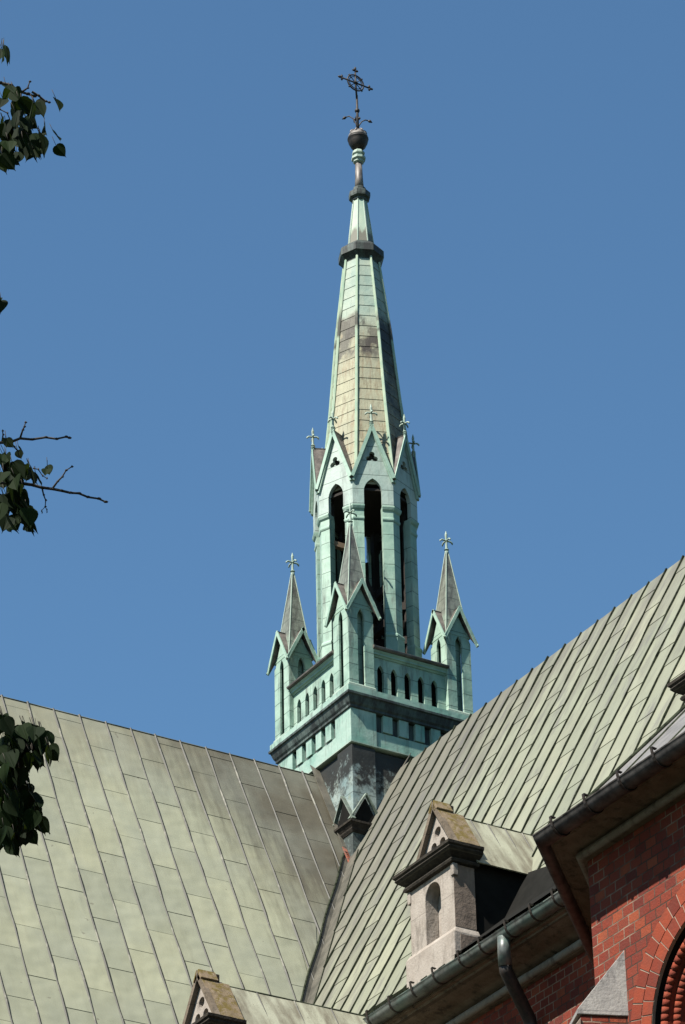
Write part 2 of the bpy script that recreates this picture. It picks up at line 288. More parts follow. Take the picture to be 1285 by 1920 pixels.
# ------------------------------------------------------------------ mesh helpers
COL = scene.collection
rnd = random.Random(7)
class MB:
    def __init__(s): s.v = []; s.f = []; s.t = []; s.s = []; s.m = []; s.mi = 0
    def add(s, vs, fs, tint=0.0, smooth=False):
        o = len(s.v); s.v += [tuple(v) for v in vs]
        for f in fs: s.f.append([i + o for i in f]); s.t.append(tint); s.s.append(smooth); s.m.append(s.mi)
    def box(s, x0, y0, z0, x1, y1, z1, tint=0.0):
        v = [(x, y, z) for z in (z0, z1) for y in (y0, y1) for x in (x0, x1)]
        s.add(v, [(0, 2, 3, 1), (4, 5, 7, 6), (0, 1, 5, 4), (2, 6, 7, 3), (0, 4, 6, 2), (1, 3, 7, 5)], tint)
    def loft(s, rings, tint=0.0, cap=True, smooth=False, close=True):
        n = len(rings[0]); vs = [v for r in rings for v in r]; fs = []
        for k in range(len(rings) - 1):
            for i in range(n if close else n - 1):
                j = (i + 1) % n; fs.append((k * n + i, k * n + j, (k + 1) * n + j, (k + 1) * n + i))
        if cap and close:
            fs.append(tuple(reversed(range(n)))); fs.append(tuple((len(rings) - 1) * n + i for i in range(n)))
        s.add(vs, fs, tint, smooth)
    def ngon(s, prof, n, c=(0, 0), off=0.0, cap=True, smooth=False, tint=0.0):
        # prof: list of (circumradius, z)
        s.loft([[(c[0] + r * math.cos(math.radians(off + 360 * k / n)), c[1] + r * math.sin(math.radians(off + 360 * k / n)), z) for k in range(n)] for r, z in prof], tint, cap, smooth)
    def square(s, prof, c=(0, 0), tint=0.0):
        s.ngon([(h * 2 ** .5, z) for h, z in prof], 4, c, 45, tint=tint)
    def tube(s, pts, r, seg=8, smooth=True, tint=0.0, cap=True):
        pts = [Vector(p) for p in pts]; rings = []
        rr = r if isinstance(r, (list, tuple)) else [r] * len(pts)
        d0 = (pts[1] - pts[0]).normalized(); up = Vector((0, 0, 1)) if abs(d0.z) < 0.9 else Vector((1, 0, 0))
        a = d0.cross(up).normalized()
        for i, p in enumerate(pts):
            d = (pts[min(i + 1, len(pts) - 1)] - pts[max(i - 1, 0)]).normalized()
            a = (a - d * a.dot(d)).normalized(); b = d.cross(a)
            rings.append([p + (a * math.cos(2 * math.pi * k / seg) + b * math.sin(2 * math.pi * k / seg)) * rr[i] for k in range(seg)])
        s.loft(rings, tint, cap, smooth)
    def bar(s, p, q, w, h, up=(0, 0, 1), tint=0.0):
        p = Vector(p); q = Vector(q); d = (q - p).normalized(); a = d.cross(Vector(up)).normalized(); b = a.cross(d)
        rings = [[c + a * (sx * w / 2) + b * (sy * h / 2) for sx, sy in ((-1, -1), (1, -1), (1, 1), (-1, 1))] for c in (p, q)]
        s.loft(rings, tint)
    def ring(s, c, u, v, R, r, seg=28, cs=6):
        c = Vector(c); u = Vector(u); v = Vector(v); w = u.cross(v); vs = []; fs = []
        for i in range(seg):
            a = 2 * math.pi * i / seg; d = u * math.cos(a) + v * math.sin(a)
            for k in range(cs):
                b = 2 * math.pi * k / cs; vs.append(c + d * (R + r * math.cos(b)) + w * r * math.sin(b))
        for i in range(seg):
            for k in range(cs):
                j = (i + 1) % seg; l = (k + 1) % cs; fs.append((i * cs + k, j * cs + k, j * cs + l, i * cs + l))
        s.add(vs, fs, 0.0, True)
    def plate(s, outer, holes, O, U, V, N, depth, tint=0.0):
        # outer / holes in (u, v); front at O, back at O - N * depth
        O, U, V, N = Vector(O), Vector(U), Vector(V), Vector(N)
        loops = [outer] + holes; flat = [p for l in loops for p in l]
        tris = tessellate_polygon([[Vector((a, b, 0)) for a, b in l] for l in loops])
        fr = [O + U * a + V * b for a, b in flat]; bk = [p - N * depth for p in fr]; n = len(flat)
        fs = []
        for t in tris:
            a, b, c = (fr[i] for i in t)
            t = t if (b - a).cross(c - a).dot(N) > 0 else tuple(reversed(t))
            fs.append(tuple(t)); fs.append(tuple(i + n for i in reversed(t)))
        o = 0
        for l in loops:
            for i in range(len(l)):
                j = (i + 1) % len(l); fs.append((o + i, o + j, n + o + j, n + o + i))
            o += len(l)
        s.add(fr + bk, fs, tint)
    def poly(s, pts, thick=0.0, tint=0.0):
        pts = [Vector(p) for p in pts]
        if not thick: s.add(pts, [tuple(range(len(pts)))], tint); return
        nn = (pts[1] - pts[0]).cross(pts[2] - pts[0]).normalized() * thick
        s.loft([pts, [p - nn for p in pts]], tint)
    def build(s, name, mat, parent=None, bevel=0.0, loc=None):
        me = bpy.data.meshes.new(name); me.from_pydata(s.v, [], s.f); me.update()
        at = me.attributes.new('tint', 'FLOAT', 'FACE')
        at.data.foreach_set('value', s.t)
        me.polygons.foreach_set('use_smooth', s.s)
        for mm in (mat if isinstance(mat, (list, tuple)) else [mat]): me.materials.append(M[mm] if isinstance(mm, str) else mm)
        me.polygons.foreach_set('material_index', s.m)
        import bmesh
        bm = bmesh.new(); bm.from_mesh(me); bmesh.ops.recalc_face_normals(bm, faces=bm.faces); bm.to_mesh(me); bm.free()
        o = bpy.data.objects.new(name, me); COL.objects.link(o)
        if parent: o.parent = parent
        if loc: o.location = loc
        if bevel:
            b = o.modifiers.new('bevel', 'BEVEL'); b.width = bevel; b.segments = 2; b.limit_method = 'ANGLE'; b.angle_limit = math.radians(40)
        return o
def arch(cx, z0, spring, top, hw, n=6, pointed=True):
    # outline of an opening, counterclockwise; pointed = two arcs struck from the spring line
    h = top - spring; pts = [(cx - hw, z0), (cx + hw, z0)]
    if pointed:
        c = max(0.0, (h * h - hw * hw) / (2 * hw)); R = hw + c; am = math.asin(min(1, h / R))
        arc = [(R * math.cos(am * k / n) - c, R * math.sin(am * k / n)) for k in range(n)] + [(0, h)]
    else:
        arc = [(hw * math.cos(math.pi / 2 * k / n), h * math.sin(math.pi / 2 * k / n)) for k in range(n)] + [(0, h)]
    pts += [(cx + a, spring + b) for a, b in arc]
    pts += [(cx - a, spring + b) for a, b in reversed(arc[:-1])]
    return pts
def trefoil(cx, cz, r, lobe):
    pts = []
    for k in range(3):
        a0 = math.radians(90 + 120 * k); c = (cx + r * math.cos(a0), cz + r * math.sin(a0))
        for j in range(7):
            a = a0 + math.radians(-125 + 250 * j / 6); pts.append((c[0] + lobe * math.cos(a), c[1] + lobe * math.sin(a)))
    return pts
def empty(name, loc=(0, 0, 0), parent=None):
    o = bpy.data.objects.new(name, None); COL.objects.link(o); o.location = loc; o.empty_display_size = 0.5
    if parent: o.parent = parent
    return o
def copy_tree(o, parent, loc=None, rot=None):
    c = o.copy(); COL.objects.link(c); c.parent = parent
    if loc is not None: c.location = loc
    if rot is not None: c.rotation_euler = (0, 0, rot)
    for ch in list(o.children):
        d = ch.copy(); COL.objects.link(d); d.parent = c
    return c
XA, YA, ZA = Vector((1, 0, 0)), Vector((0, 1, 0)), Vector((0, 0, 1))

# ------------------------------------------------------------------ ground
g = MB(); NG = 24
vs = [(x, y, 0) for y in (-3000, -200, 200, 3000) for x in (-3000, -200, 200, 3000)]
fs = [(r * 4 + c, r * 4 + c + 1, r * 4 + c + 5, r * 4 + c + 4) for r in range(3) for c in range(3)]
g.add(vs, fs)
n = NT('courtyard_grass', rough=0.95)
n.color(n.mix(n.ramp(n.noise(0.6, detail=8), [(0.4, 0), (0.6, 1)]), (0.03, 0.045, 0.02), (0.06, 0.07, 0.03)))
go = g.build('ground', n.m); go['kind'] = 'structure'

# ------------------------------------------------------------------ church
church = empty('church')
church['label'] = 'large church with two pale green sheet metal roofs meeting in a dark valley'
church['category'] = 'church'
ZL, KL = 22.73, 1.955     # left (nave) slope: z = ZL - KL*|y|
ZR, KR = 22.73, 1.85      # right (transept) slope: z = ZR - KR*|x|
RZ = 22.535; RT = 22.47
def zl(y): return ZL - KL * abs(y)
def zr(x): return ZR - KR * abs(x)

turret = empty('ridge_turret', (.037, -.022, 20.8))
turret['label'] = 'slender green copper spire with belfry and pinnacles on the roof crossing'; turret['category'] = 'turret'
sidech = empty('side_chapel', (-5.5, -15.5, 0))
sidech['label'] = 'sunlit red brick chapel with arched window and dark gutter at right edge'; sidech['category'] = 'chapel'
cornerch = empty('corner_chapel', (-4.8, -5.2, 0))
cornerch['label'] = 'low side building with a small lichened stone gable at bottom centre, below the roof valley'; cornerch['category'] = 'building'
TL = (0, 0, -20.8)
# --- nave roof: staggered flat sheets with folded seams
nave = MB()
yt = (ZL - RZ) / KL
# structural skin
XL = -16.0
for sy in (-1, 1):
    for x0, x1 in ((XL, -0.5), (0.5, 9.0)):
        nave.poly([(x0, sy * yt, RZ - .012), (x1, sy * yt, RZ - .012), (x1, sy * 3.46, zl(3.46) - .012), (x0, sy * 3.46, zl(3.46) - .012)])
        nave.poly([(x0, sy * 3.46, zl(3.46) - .012), (x1, sy * 3.46, zl(3.46) - .012), (x1, sy * 3.95, 15.6), (x0, sy * 3.95, 15.6)])
    nave.poly([(-0.5, sy * yt, RZ - .012), (0.5, sy * yt, RZ - .012), (0.5, sy * 2.98, zl(2.98) - .012), (-0.5, sy * 2.98, zl(2.98) - .012)])
PW, PH = 0.378, 0.415
def valley_x(y): return y * KL / KR     # x on valley for a given y (both negative)
ncol = 40
seam_x = [-0.42 - PW * k for k in range(ncol)]
def clipx(poly, y):
    return poly
for k in range(ncol - 1):
    xa, xb = seam_x[k + 1], seam_x[k]
    off = 0.0 if k % 2 else 0.205
    ys = [-yt] + [-(0.388 - 0.205 + off + PH * j) for j in range(9)] + [-3.46]
    ys = sorted(set(y for y in ys if y >= -3.46), reverse=True)
    for a, b in zip(ys[:-1], ys[1:]):
        # sheet from y=a (upper) to y=b (lower), lower edge lifted over the next sheet
        def P(x, y, up): return (x, y - up * .89, zl(y) + up * .455)
        lim_a, lim_b = valley_x(a), valley_x(b)
        x1a, x1b = min(xb, lim_a), min(xb, lim_b)
        x0a, x0b = min(xa, lim_a), min(xa, lim_b)
        if x1b - x0b < 0.004 and x1a - x0a < 0.004: continue
        j = rnd.uniform(-.002, .002)
        pts = [P(x0a, a, .001), P(x1a, a, .001), P(x1b, b, .005 + j), P(x0b, b, .005 + j)]
        nave.poly(pts, .004, rnd.random())
# seam across lower flare
sm = nave; nave.mi = 1
for k in range(1, ncol):
    x = seam_x[k]; pts = []; y = -yt
    ylim = -3.45
    if x > valley_x(-3.45): ylim = x * KR / KL
    if ylim > -yt - .1: continue
    m = int((-yt - ylim) / .13) + 2
    for i in range(m):
        y = -yt + (ylim + yt) * i / (m - 1)
        w = 0.017 * (noise.noise(Vector((x * 3, y * 2.2, 1.7))) + .4 * noise.noise(Vector((x, y * 7, 5))))
        pts.append((x + w, y - .008, zl(y) + .006))
    sm.tube(pts, [.010 + .009 * rnd.random() for _ in pts], 5, False)
for i, k in enumerate(range(1, 9)): pass
nave_o = nave.build('nave_roof', ['roof_left', 'seam_worn'], church)

# --- transept roof: dark standing seams close together
tr = MB(); xt = (ZR - RT) / KR
YR = -34.0
for sx in (-1, 1):
    for (y0, y1) in ((YR, -.4), (-.4, .4), (.4, 8.0)):
        tr.poly([(sx * xt, y0, RT - .012), (sx * xt, y1, RT - .012), (sx * 3.13, y1, zr(3.13) - .012), (sx * 3.13, y0, zr(3.13) - .012)])
        tr.poly([(sx * 3.13, y0, zr(3.13) - .012), (sx * 3.13, y1, zr(3.13) - .012), (sx * 3.93, y1, 16.26), (sx * 3.93, y0, 16.26)])
SW = 0.365
seam_y = [-0.53 - SW * k for k in range(88)]
def zrp(x):
    ax = abs(x)
    return zr(x) if ax <= 3.13 else zr(3.13) + (16.26 - zr(3.13)) * (ax - 3.13) / .80
for k in range(len(seam_y) - 1):
    ya, yb = seam_y[k + 1], seam_y[k]; off = 0.0 if k % 2 else .225
    xs = [-xt, -.30 - off] + [-(.30 + off + .45 * j) for j in range(1, 8)] + [-3.13]
    xs = sorted(set(x for x in xs if x >= -3.13), reverse=True)
    for a, b in zip(xs[:-1], xs[1:]):
        def P(x, y, up): return (x - up * .88, y, zr(x) + up * .475)
        la, lb = a * KR / KL, b * KR / KL
        y1a, y1b = min(yb, la), min(yb, lb); y0a, y0b = min(ya, la), min(ya, lb)
        if y1b - y0b < .004 and y1a - y0a < .004: continue
        tr.poly([P(a, y1a, .001), P(a, y0a, .001), P(b, y0b, .008), P(b, y1b, .008)], .006, rnd.random())
sm = tr; tr.mi = 1
for k in range(len(seam_y)):
    y = seam_y[k]; xl = -3.9
    if y > -3.3: xl = max(xl, (y + .235) * KL / KR)
    if xl > -xt - .12: continue
    m = int((-xt - xl) / .10) + 2; pts = []
    ph = rnd.random() * 9
    for i in range(m):
        x = -xt + (xl + xt) * i / (m - 1)
        w = 0.020 * noise.noise(Vector((x * 3.2 + ph, y * 3, 3.1))) + .006 * noise.noise(Vector((x * 9, y, 5)))
        pts.append(Vector((x, y + w, zrp(x))))
    vs = []; fs = []
    nrm = Vector((-.88, 0, .475))
    for i, p in enumerate(pts):
        h = .030 + .010 * noise.noise(Vector((i * .6, y, 0))); t = .0065 + .005 * rnd.random()
        vs += [p + YA * -t, p + YA * -t + nrm * h, p + YA * t + nrm * h, p + YA * t]
    for i in range(len(pts) - 1):
        for q in range(3): fs.append((i * 4 + q, i * 4 + q + 1, i * 4 + q + 5, i * 4 + q + 4))
    sm.add(vs, fs)
tr_o = tr.build('transept_roof', ['roof_right', 'seam_dark'], church)
# ridge caps
rc = MB()
def capring(axis, t, wob):
    pts = []
    for k in range(7):
        a = math.pi * k / 6; d = .125 * math.cos(a); h = .034 * math.sin(a)
        pts.append((t, d, RZ - .02 + h + wob) if axis == 'x' else (-d * 1.25, t, RT - .02 + h + wob))
    return pts
for axis, a, b in (('x', -16, -.9), ('x', .9, 9), ('y', -34, -.9), ('y', .9, 8)):
    m = int(abs(b - a) / .35) + 1
    rings = [capring(axis, a + (b - a) * i / m, .012 * noise.noise(Vector((i * .7, a, 2)))) for i in range(m + 1)]
    rc.loft(rings, 0, False, False, False)
rc.build('ridge_cap', 'seam_dark', nave_o)
# valley channel
vl = MB()
def vpt(z, side, d, up=0.012):
    y = -(ZL - z) / KL; x = -(ZR - z) / KR
    if side == 'l': return Vector((x - d, y - up * .89, z + up * .455))
    return Vector((x - up * .88, y - d, z + up * .475))
Vz = [21.0 - .12 * i for i in range(41)]
for i in range(40):
    za, zb_ = Vz[i], Vz[i + 1]
    wl_ = .10; wr_ = .24
    vl.poly([vpt(za, 'l', wl_, .022), vpt(za, 'l', 0, .014), vpt(zb_, 'l', 0, .014), vpt(zb_, 'l', wl_, .022)], 0, .2)
    vl.poly([vpt(za, 'r', 0, .014), vpt(za, 'r', wr_, .022), vpt(zb_, 'r', wr_, .022), vpt(zb_, 'r', 0, .014)], 0, .6)
vo = vl.build('valley_gutter', 'valley', church)
ve = MB()
ve.tube([vpt(z, 'l', .105, .03) + Vector((.008 * math.sin(z * 5), 0, 0)) for z in Vz], .014, 6)
ve.tube([vpt(z, 'r', .245, .022) for z in Vz], .006, 5)
ve.build('valley_edge', 'seam_dark', vo)

# --- walls of nave and transept (brick), cornice
wl_ = MB()
for sx in (-1, 1):
    for y0, y1 in ((-34, -3.45), (3.45, 8)):
        wl_.box(min(sx * 3.32, sx * 3.0), y0, 0, max(sx * 3.32, sx * 3.0), y1, 16.0)
wl_.box(-3.0, 7.6, 0, 3.0, 8, 16.3); wl_.box(-3.0, -34, 0, 3.0, -33.6, 16.3)
wl_.build('transept_wall', 'brick', church)
wl2 = MB()
for sy in (-1, 1):
    for x0, x1 in ((-16, -3.322), (3.322, 9)):
        wl2.box(x0, min(sy * 3.45, sy * 3.05), 0, x1, max(sy * 3.45, sy * 3.05), 15.5)
wl2.box(-15.99, -3.05, 0, -15.6, 3.05, 16.3); wl2.box(8.6, -3.05, 0, 8.99, 3.05, 16.3)
wl2.build('nave_wall', 'brick_x', church)
for O_, U_d, N_ in (((-15.9, 0, 0), YA, -XA), ((8.9, 0, 0), YA, XA), ((0, -33.9, 0), XA, -YA), ((0, 7.9, 0), XA, YA)):
    ge = MB(); ge.plate([(-3.7, 16.1), (3.7, 16.1), (0, 22.5)], [], O_, U_d, ZA, N_, .3); ge.build('gable_wall', 'brick', church)
CP0 = [(0, 15.915), (.05, 15.915), (.085, 15.93), (.10, 15.965), (.09, 16.0), (.06, 16.015), (.06, 16.035), (.12, 16.05), (.18, 16.07), (.30, 16.09), (.42, 16.12), (.43, 16.14), (.47, 16.145), (.475, 16.18), (0, 16.19)]
CP = [(-3.322 - o, z) for o, z in CP0]
def cornice_run(prof, p0, p1, outdir, base):
    # prof (offset, z); offset measured from the wall plane outwards
    r = []
    for p in (p0, p1): r.append([Vector((p[0], p[1], 0)) + outdir * o + ZA * z for o, z in prof])
    return r
co = MB()
rings = []
nseg = 26
for i in range(nseg + 1):
    y = -34 + (34 - 3.5) * i / nseg
    j = .004 * math.sin(i * 2.3)
    rings.append([(x + j, y, z + j) for x, z in CP])
co.loft(rings)
c3_ = MB(); c3_.loft([[(-x, y, z) for x, z in CP] for y in (-34, -3.5)]); c3_.build('stone_cornice', 'stone_brown', church)
for sy in (-1, 1):
    c2_ = MB(); c2_.loft([[(x_, sy * (3.452 + o), z - .5) for o, z in CP0] for x_ in (-16, -3.9)]); c2_.build('nave_cornice', 'stone_brown', church)
co.build('stone_cornice', 'stone_brown', church)
rl = MB(); rl.tube([(-3.405 + .003 * math.sin(i * 2.1), -34 + i, 15.965) for i in range(31)], .046, 10); rl.build('cornice_roll', 'stone_roll', church)

# gutter helper
def gutter(mb, a, b, r, inward, depth=.13):
    a = Vector(a); b = Vector(b); d = (b - a).normalized(); o = -Vector(inward)
    m = max(2, int((b - a).length / .5)); rings = []
    prof = []
    for k in range(11):
        an = math.pi * k / 10
        prof.append((r * math.cos(an), -r * math.sin(an)))
    prof = [(r + .012, .008)] + prof + [(-r, .03), (-r + .006, .03)] + [((r - .006) * math.cos(math.pi * k / 10), -(r - .006) * math.sin(math.pi * k / 10)) for k in range(10, -1, -1)]
    for i in range(m + 1):
        p = a + (b - a) * i / m; w = .004 * math.sin(i * 3.7)
        rings.append([p + o * (u + w) + ZA * (v + w) for u, v in prof])
    mb.loft(rings, 0, True, True)
def bracket(mb, p, r, inward):
    p = Vector(p); o = -Vector(inward); side = o.cross(ZA)
    pts = [p + o * ((r + .008) * math.cos(a)) - ZA * ((r + .008) * math.sin(a)) for a in [math.pi * k / 10 for k in range(11)]]
    pts = [p + o * (r - .03) + ZA * .055, p + o * (r + .02) + ZA * .06, p + o * (r + .014) + ZA * .02] + pts
    for q, w in zip(pts[:-1], pts[1:]): mb.bar(q, w, .028, .010, up=side.cross(w - q) if True else ZA)
GX = -3.86; GZ = 16.26; GR = .095
gm = MB(); gutter(gm, (GX, -34, GZ), (GX, -5.0, GZ - .012), GR, (1, 0, 0))
gut = gm.build('gutter', 'gutter', church)
for k in range(18):
    y = -6.05 - .455 * k
    if y < -10.8: break
    b = MB(); bracket(b, (0, 0, 0), GR, (1, 0, 0))
    if k == 0: br0 = b.build('gutter_bracket', 'iron', gut, loc=(GX, y, GZ))
    else:
        c = br0.copy(); COL.objects.link(c); c.parent = gut; c.location = (GX, y + rnd.uniform(-.03, .03), GZ)
g2 = MB(); gutter(g2, (-16, -3.92, 15.62), (-4.6, -3.92, 15.62), GR, (0, 1, 0)); g2.build('gutter', 'gutter', church)
# downpipe: outlet elbow, then dark pipe slanting back to the wall
dp = MB(); dp.tube([(GX - .03, -8.66, 16.20), (GX - .03, -8.65, 16.05), (GX - .0, -8.62, 15.90)], [.068, .068, .074], 14)
dpo = dp.build('downpipe_outlet', 'gutter', church)
dp = MB(); dp.tube([(GX - .0, -8.62, 15.92), (-3.84, -8.60, 15.85), (-3.62, -8.50, 15.63), (-3.45, -8.42, 15.46), (-3.42, -8.41, 15.38), (-3.42, -8.41, 0.1)], .072, 14)
dp.build('downpipe', 'iron', church)

# ------------------------------------------------------------------ stone dormers
def make_dormer(loc, back, cheekmat='stone_black', fullbody=True, length=1.5, owner=None):
    # local frame: x into the roof (front plane x=0), y along eave, z from apex (0 at apex)
    root = empty('dormer', loc, owner or church)
    HB = 0.44; D = .27
    # body
    b = MB()
    body = [(-HB, -2.2), (HB, -2.2), (HB, -.92), (-HB, -.92)]
    b.plate(body, [arch(.02, -1.76, -1.16, -.99, .155, 8, False)], (0, 0, 0), -YA, ZA, -XA, .17)
    b.box(.171, -HB, -2.2, D, HB, -.92)
    b.build('stone_front', 'stone', root, .008)
    # ledge and base steps
    b = MB()
    b.loft([[(-.05, -.49, z), (D + .03, -.49, z), (D + .03, .49, z), (-.05, .49, z)] if q == 0 else [(-.01, -.46, z), (D + .02, -.46, z), (D + .02, .46, z), (-.01, .46, z)] for q, z in ((0, -2.2), (0, -1.75), (1, -1.68))])
    b.build('stone_base', 'stone', root, .012)
    # darker flanks as thin facing blocks 3 mm proud
    for q in ((.004, -HB - .004, -1.66, D + .004, -HB + .02, -.93), (.004, HB - .02, -1.66, D + .004, HB + .004, -.93), (.03, -.4945, -2.18, D + .034, -.47, -1.77)):
        b = MB(); b.box(*q); b.build('side_facing', 'stone_side', root)
    # small hanging corbels at the top corner
    for sy in (-1, 1):
        b = MB(); b.box(-.018, sy * HB - .03, -1.07, .05, sy * HB + .03, -.925); b.build('corner_corbel', 'stone', root, .01)
    # cornice
    prof = [(.02, -.925), (.045, -.915), (.055, -.89), (.045, -.87), (.02, -.865), (.05, -.845), (.095, -.81), (.12, -.78), (.115, -.76), (.135, -.745), (.138, -.715), (.05, -.695)]
    b = MB(); rings = []
    for o, z in prof:
        x0, x1, y0, y1 = -o, D + min(o, .06), -HB - o, HB + o
        ring = []
        for (ax, ay), (bx, by) in (((x0, y0), (x1, y0)), ((x1, y0), (x1, y1)), ((x1, y1), (x0, y1)), ((x0, y1), (x0, y0))):
            for i in range(5):
                t = i / 5; jx = jy = 0
                ring.append((ax + (bx - ax) * t, ay + (by - ay) * t, z + .006 * noise.noise(Vector((ax * 9 + t * 7, ay * 9, z * 20 + loc[1])))))
        rings.append(ring)
    b.loft(rings); b.build('cornice', 'stone_black', root)
    GO = (.05, -.04, 0)
    # tympanum
    gb = -.72
    def hw(z): return (0 - z) * .45 / .72
    b = MB()
    tri = [(-hw(gb) + .035, gb), (hw(gb) - .035, gb), (0, -.07)]
    tf = []
    for (cx, cz, r) in ((0, -.36, .062), (-.088, -.52, .058), (.088, -.52, .058)):
        tf.append([(cx + r * math.cos(2 * math.pi * k / 10), cz + r * 1.0 * math.sin(2 * math.pi * k / 10)) for k in range(10)])
    b.plate(tri, tf, (.035, 0, 0), -YA, ZA, -XA, .05)
    b.plate([(-hw(gb) + .04, gb), (hw(gb) - .04, gb), (0, -.08)], [], (.086, 0, 0), -YA, ZA, -XA, .2)
    b.build('tympanum', 'stone', root, loc=GO)
    # coping: two sloping slabs with a saddle stone notch
    for sy in (-1, 1):
        b = MB()
        th = .045
        for (t0, t1, x1) in ((.17, 1.0, .33), (.0, .172, .19)):
            zA, zB = gb * t0 - .0, gb * t1
            yA, yB = sy * hw(zA), sy * hw(zB)
            e = .022 if t0 == 0 else 0
            nrm = Vector((0, sy * .72, .45)).normalized()
            p = [Vector((-.015, yA, zA)), Vector((-.015, yB, zB))]
            ring = []
            for x in (-.015 - e * .5, x1):
                A = Vector((x, yA, zA)) + nrm * e; B = Vector((x, yB, zB)) + nrm * e
                ring.append([A, B, B - nrm * (th + e), A - nrm * (th + e) if t0 else Vector((x, 0, zA - .09))])
            b.loft(ring)
        b.build('gable_coping', 'stone_lichen', root, .006, GO)
    b = MB(); b.plate([(-.455, gb + .01), (.455, gb + .01), (0, -.01)], [[(-.385, gb + .012), (.385, gb + .012), (0, -.105)]], (-.026, 0, 0), -YA, ZA, -XA, .058); b.build('coping_dark_band', 'stone_brown', root, loc=GO)  # brown band added: coping's shaded underside and weathered front in one colour
    b = MB(); b.box(.19, -.04, -.11, .235, .05, -.012); b.build('saddle_stone', 'stone_black', root, .01, GO)
    # metal roof behind and cheeks
    rt = -.11; hy = .50; et = -.88
    for sy in (-1, 1):
        b = MB()
        m = 5
        for i in range(m):
            xa = (.28) + (length) * i / m; xb = (.28) + length * (i + 1) / m
            b.poly([(xa, 0, rt), (xb, 0, rt), (xb, sy * hy, et), (xa, sy * hy, et)], .015, rnd.random())
        b.mi = 1
        for i in range(1, m):
            xa = (.28) + length * i / m + .03
            b.tube([(xa, sy * .02, rt + .005), (xa + .006, sy * hy * .5, (rt + et) / 2 + .012), (xa, sy * hy, et + .012)], .009, 5, False)
        b.build('dormer_roof', ['dormer_roof', 'seam_worn'], root)
    b = MB(); b.tube([((.28) + length * i / 8, .004 * math.sin(i * 2), rt + .012) for i in range(9)], .016, 6); b.build('roof_ridge', 'seam_dark', root)
    for sy in (-1, 1):
        b = MB(); b.box(D + .001, min(sy * .39, sy * .41), -2.2, D + length * .98, max(sy * .39, sy * .41), -.77); b.build('dormer_cheek', cheekmat, root)  # passed in near-black: eave shade painted into the cheeks
    return root
d1 = make_dormer((-3.80, -7.18, 18.42), 1.2, 'black_sheet', True, 1.15)
copy_tree(d1, church, (-3.80, -12.38, 18.42))
b = MB()
def onrf(x, y): return Vector((x - .045, y, zrp(x) + .03))
b.poly([onrf(-2.80, -7.66), onrf(-3.13, -9.9), onrf(-3.13, -7.66)]); b.poly([onrf(-3.13, -7.66), onrf(-3.13, -9.9), onrf(-3.88, -9.9), onrf(-3.88, -7.66)])
b.build('cheek_shade_sheet', 'black_sheet', church)  # added black sheet, not flashing: carries the cheek's shade across the roof

# ------------------------------------------------------------------ low corner chapel with its own gabled dormer
cc = cornerch; CCL = tuple(-v for v in cc.location)
b = MB(); b.box(-6.1, -7.0, 0, -3.34, -3.47, 14.2); b.build('chapel_wall', 'brick', cc, loc=CCL)
b = MB(); b.poly([(-6.2, -7.1, 14.2), (-3.51, -7.1, 14.2), (-3.51, -3.47, 14.9), (-6.2, -3.47, 14.9)], .05); b.build('chapel_roof', 'dormer_roof', cc, loc=CCL)

# ------------------------------------------------------------------ turret: shaft
tw = MB()
tw.box(-.93, -.93, 20.3, .93, .93, 22.62)
shaft = tw.build('turret_shaft', 'copper_stained', turret, loc=TL)
for sx in (-1, 1):
    for sy in (-1, 1):
        x0, x1 = sorted((sx * .972, sx * .60)); y0, y1 = sorted((sy * .972, sy * .60))
        pl = MB(); pl.box(x0, y0, 20.4, x1, y1, 22.63); pl.build('corner_pilaster', 'copper_stained', shaft, .006)
# box with slotted frieze
bx = MB()
bx.square([(.957, 22.68), (.957, 22.915)])
box_o = bx.build('frieze_box', 'copper_box', turret, loc=TL)
rb0 = MB(); rb0.square([(.925, 22.916), (.925, 23.172)]); rb0.build('frieze_recess', 'copper_dark', box_o)  # slot backing in dark copper: shade inside the slots painted in
fr = MB()
for (U, N), e_ in zip(((XA, -YA), (-YA, -XA), (YA, XA), (-XA, YA)), (.978, .916, .916, .978)):
    O = N * .978
    outer = [(-.978, 23.175)]
    # lower edge: blocks hang down to 22.93 between the slots, plain strips at the corners go down to the foot
    seq = [(-.978, 22.685), (-.57, 22.685)]
    pts = [(-e_, 22.685), (-.575, 22.685), (-.575, 23.185)]
    x = -.575
    for k in range(5):
        s0 = -.575 + k * .2585; s1 = s0 + .112
        pts += [(s0, 23.185 - .001)] if k else []
        pts += [(s1, 23.184)]
        if k < 4: pts += [(s1, 22.93), (s0 + .2585, 22.93)]
    pts += [(.575, 22.685)] if False else [(-.575 + 4 * .2585 + .112, 22.685), (e_, 22.685), (e_, 23.19), (e_, 23.215), (-e_, 23.215)]
    fr.plate(pts, [], O, U, ZA, N, .06)
fr.build('frieze_panel', 'copper_box', box_o)
b = MB()
b.square([(.965, 22.655), (.988, 22.662), (.988, 22.679)]); b.build('drip_edge', 'copper_light', box_o)
# platform cornice
pc = MB()
pc.square([(.97, 23.175), (1.0, 23.19), (1.0, 23.22), (1.02, 23.25), (1.05, 23.34), (1.072, 23.355), (1.072, 23.388)])
plat = pc.build('platform_cornice', 'copper_dark', turret, loc=TL)
pc = MB(); pc.square([(1.055, 23.389), (1.055, 23.482), (1.02, 23.49)]); pc.build('platform_fascia', 'copper_box', plat)
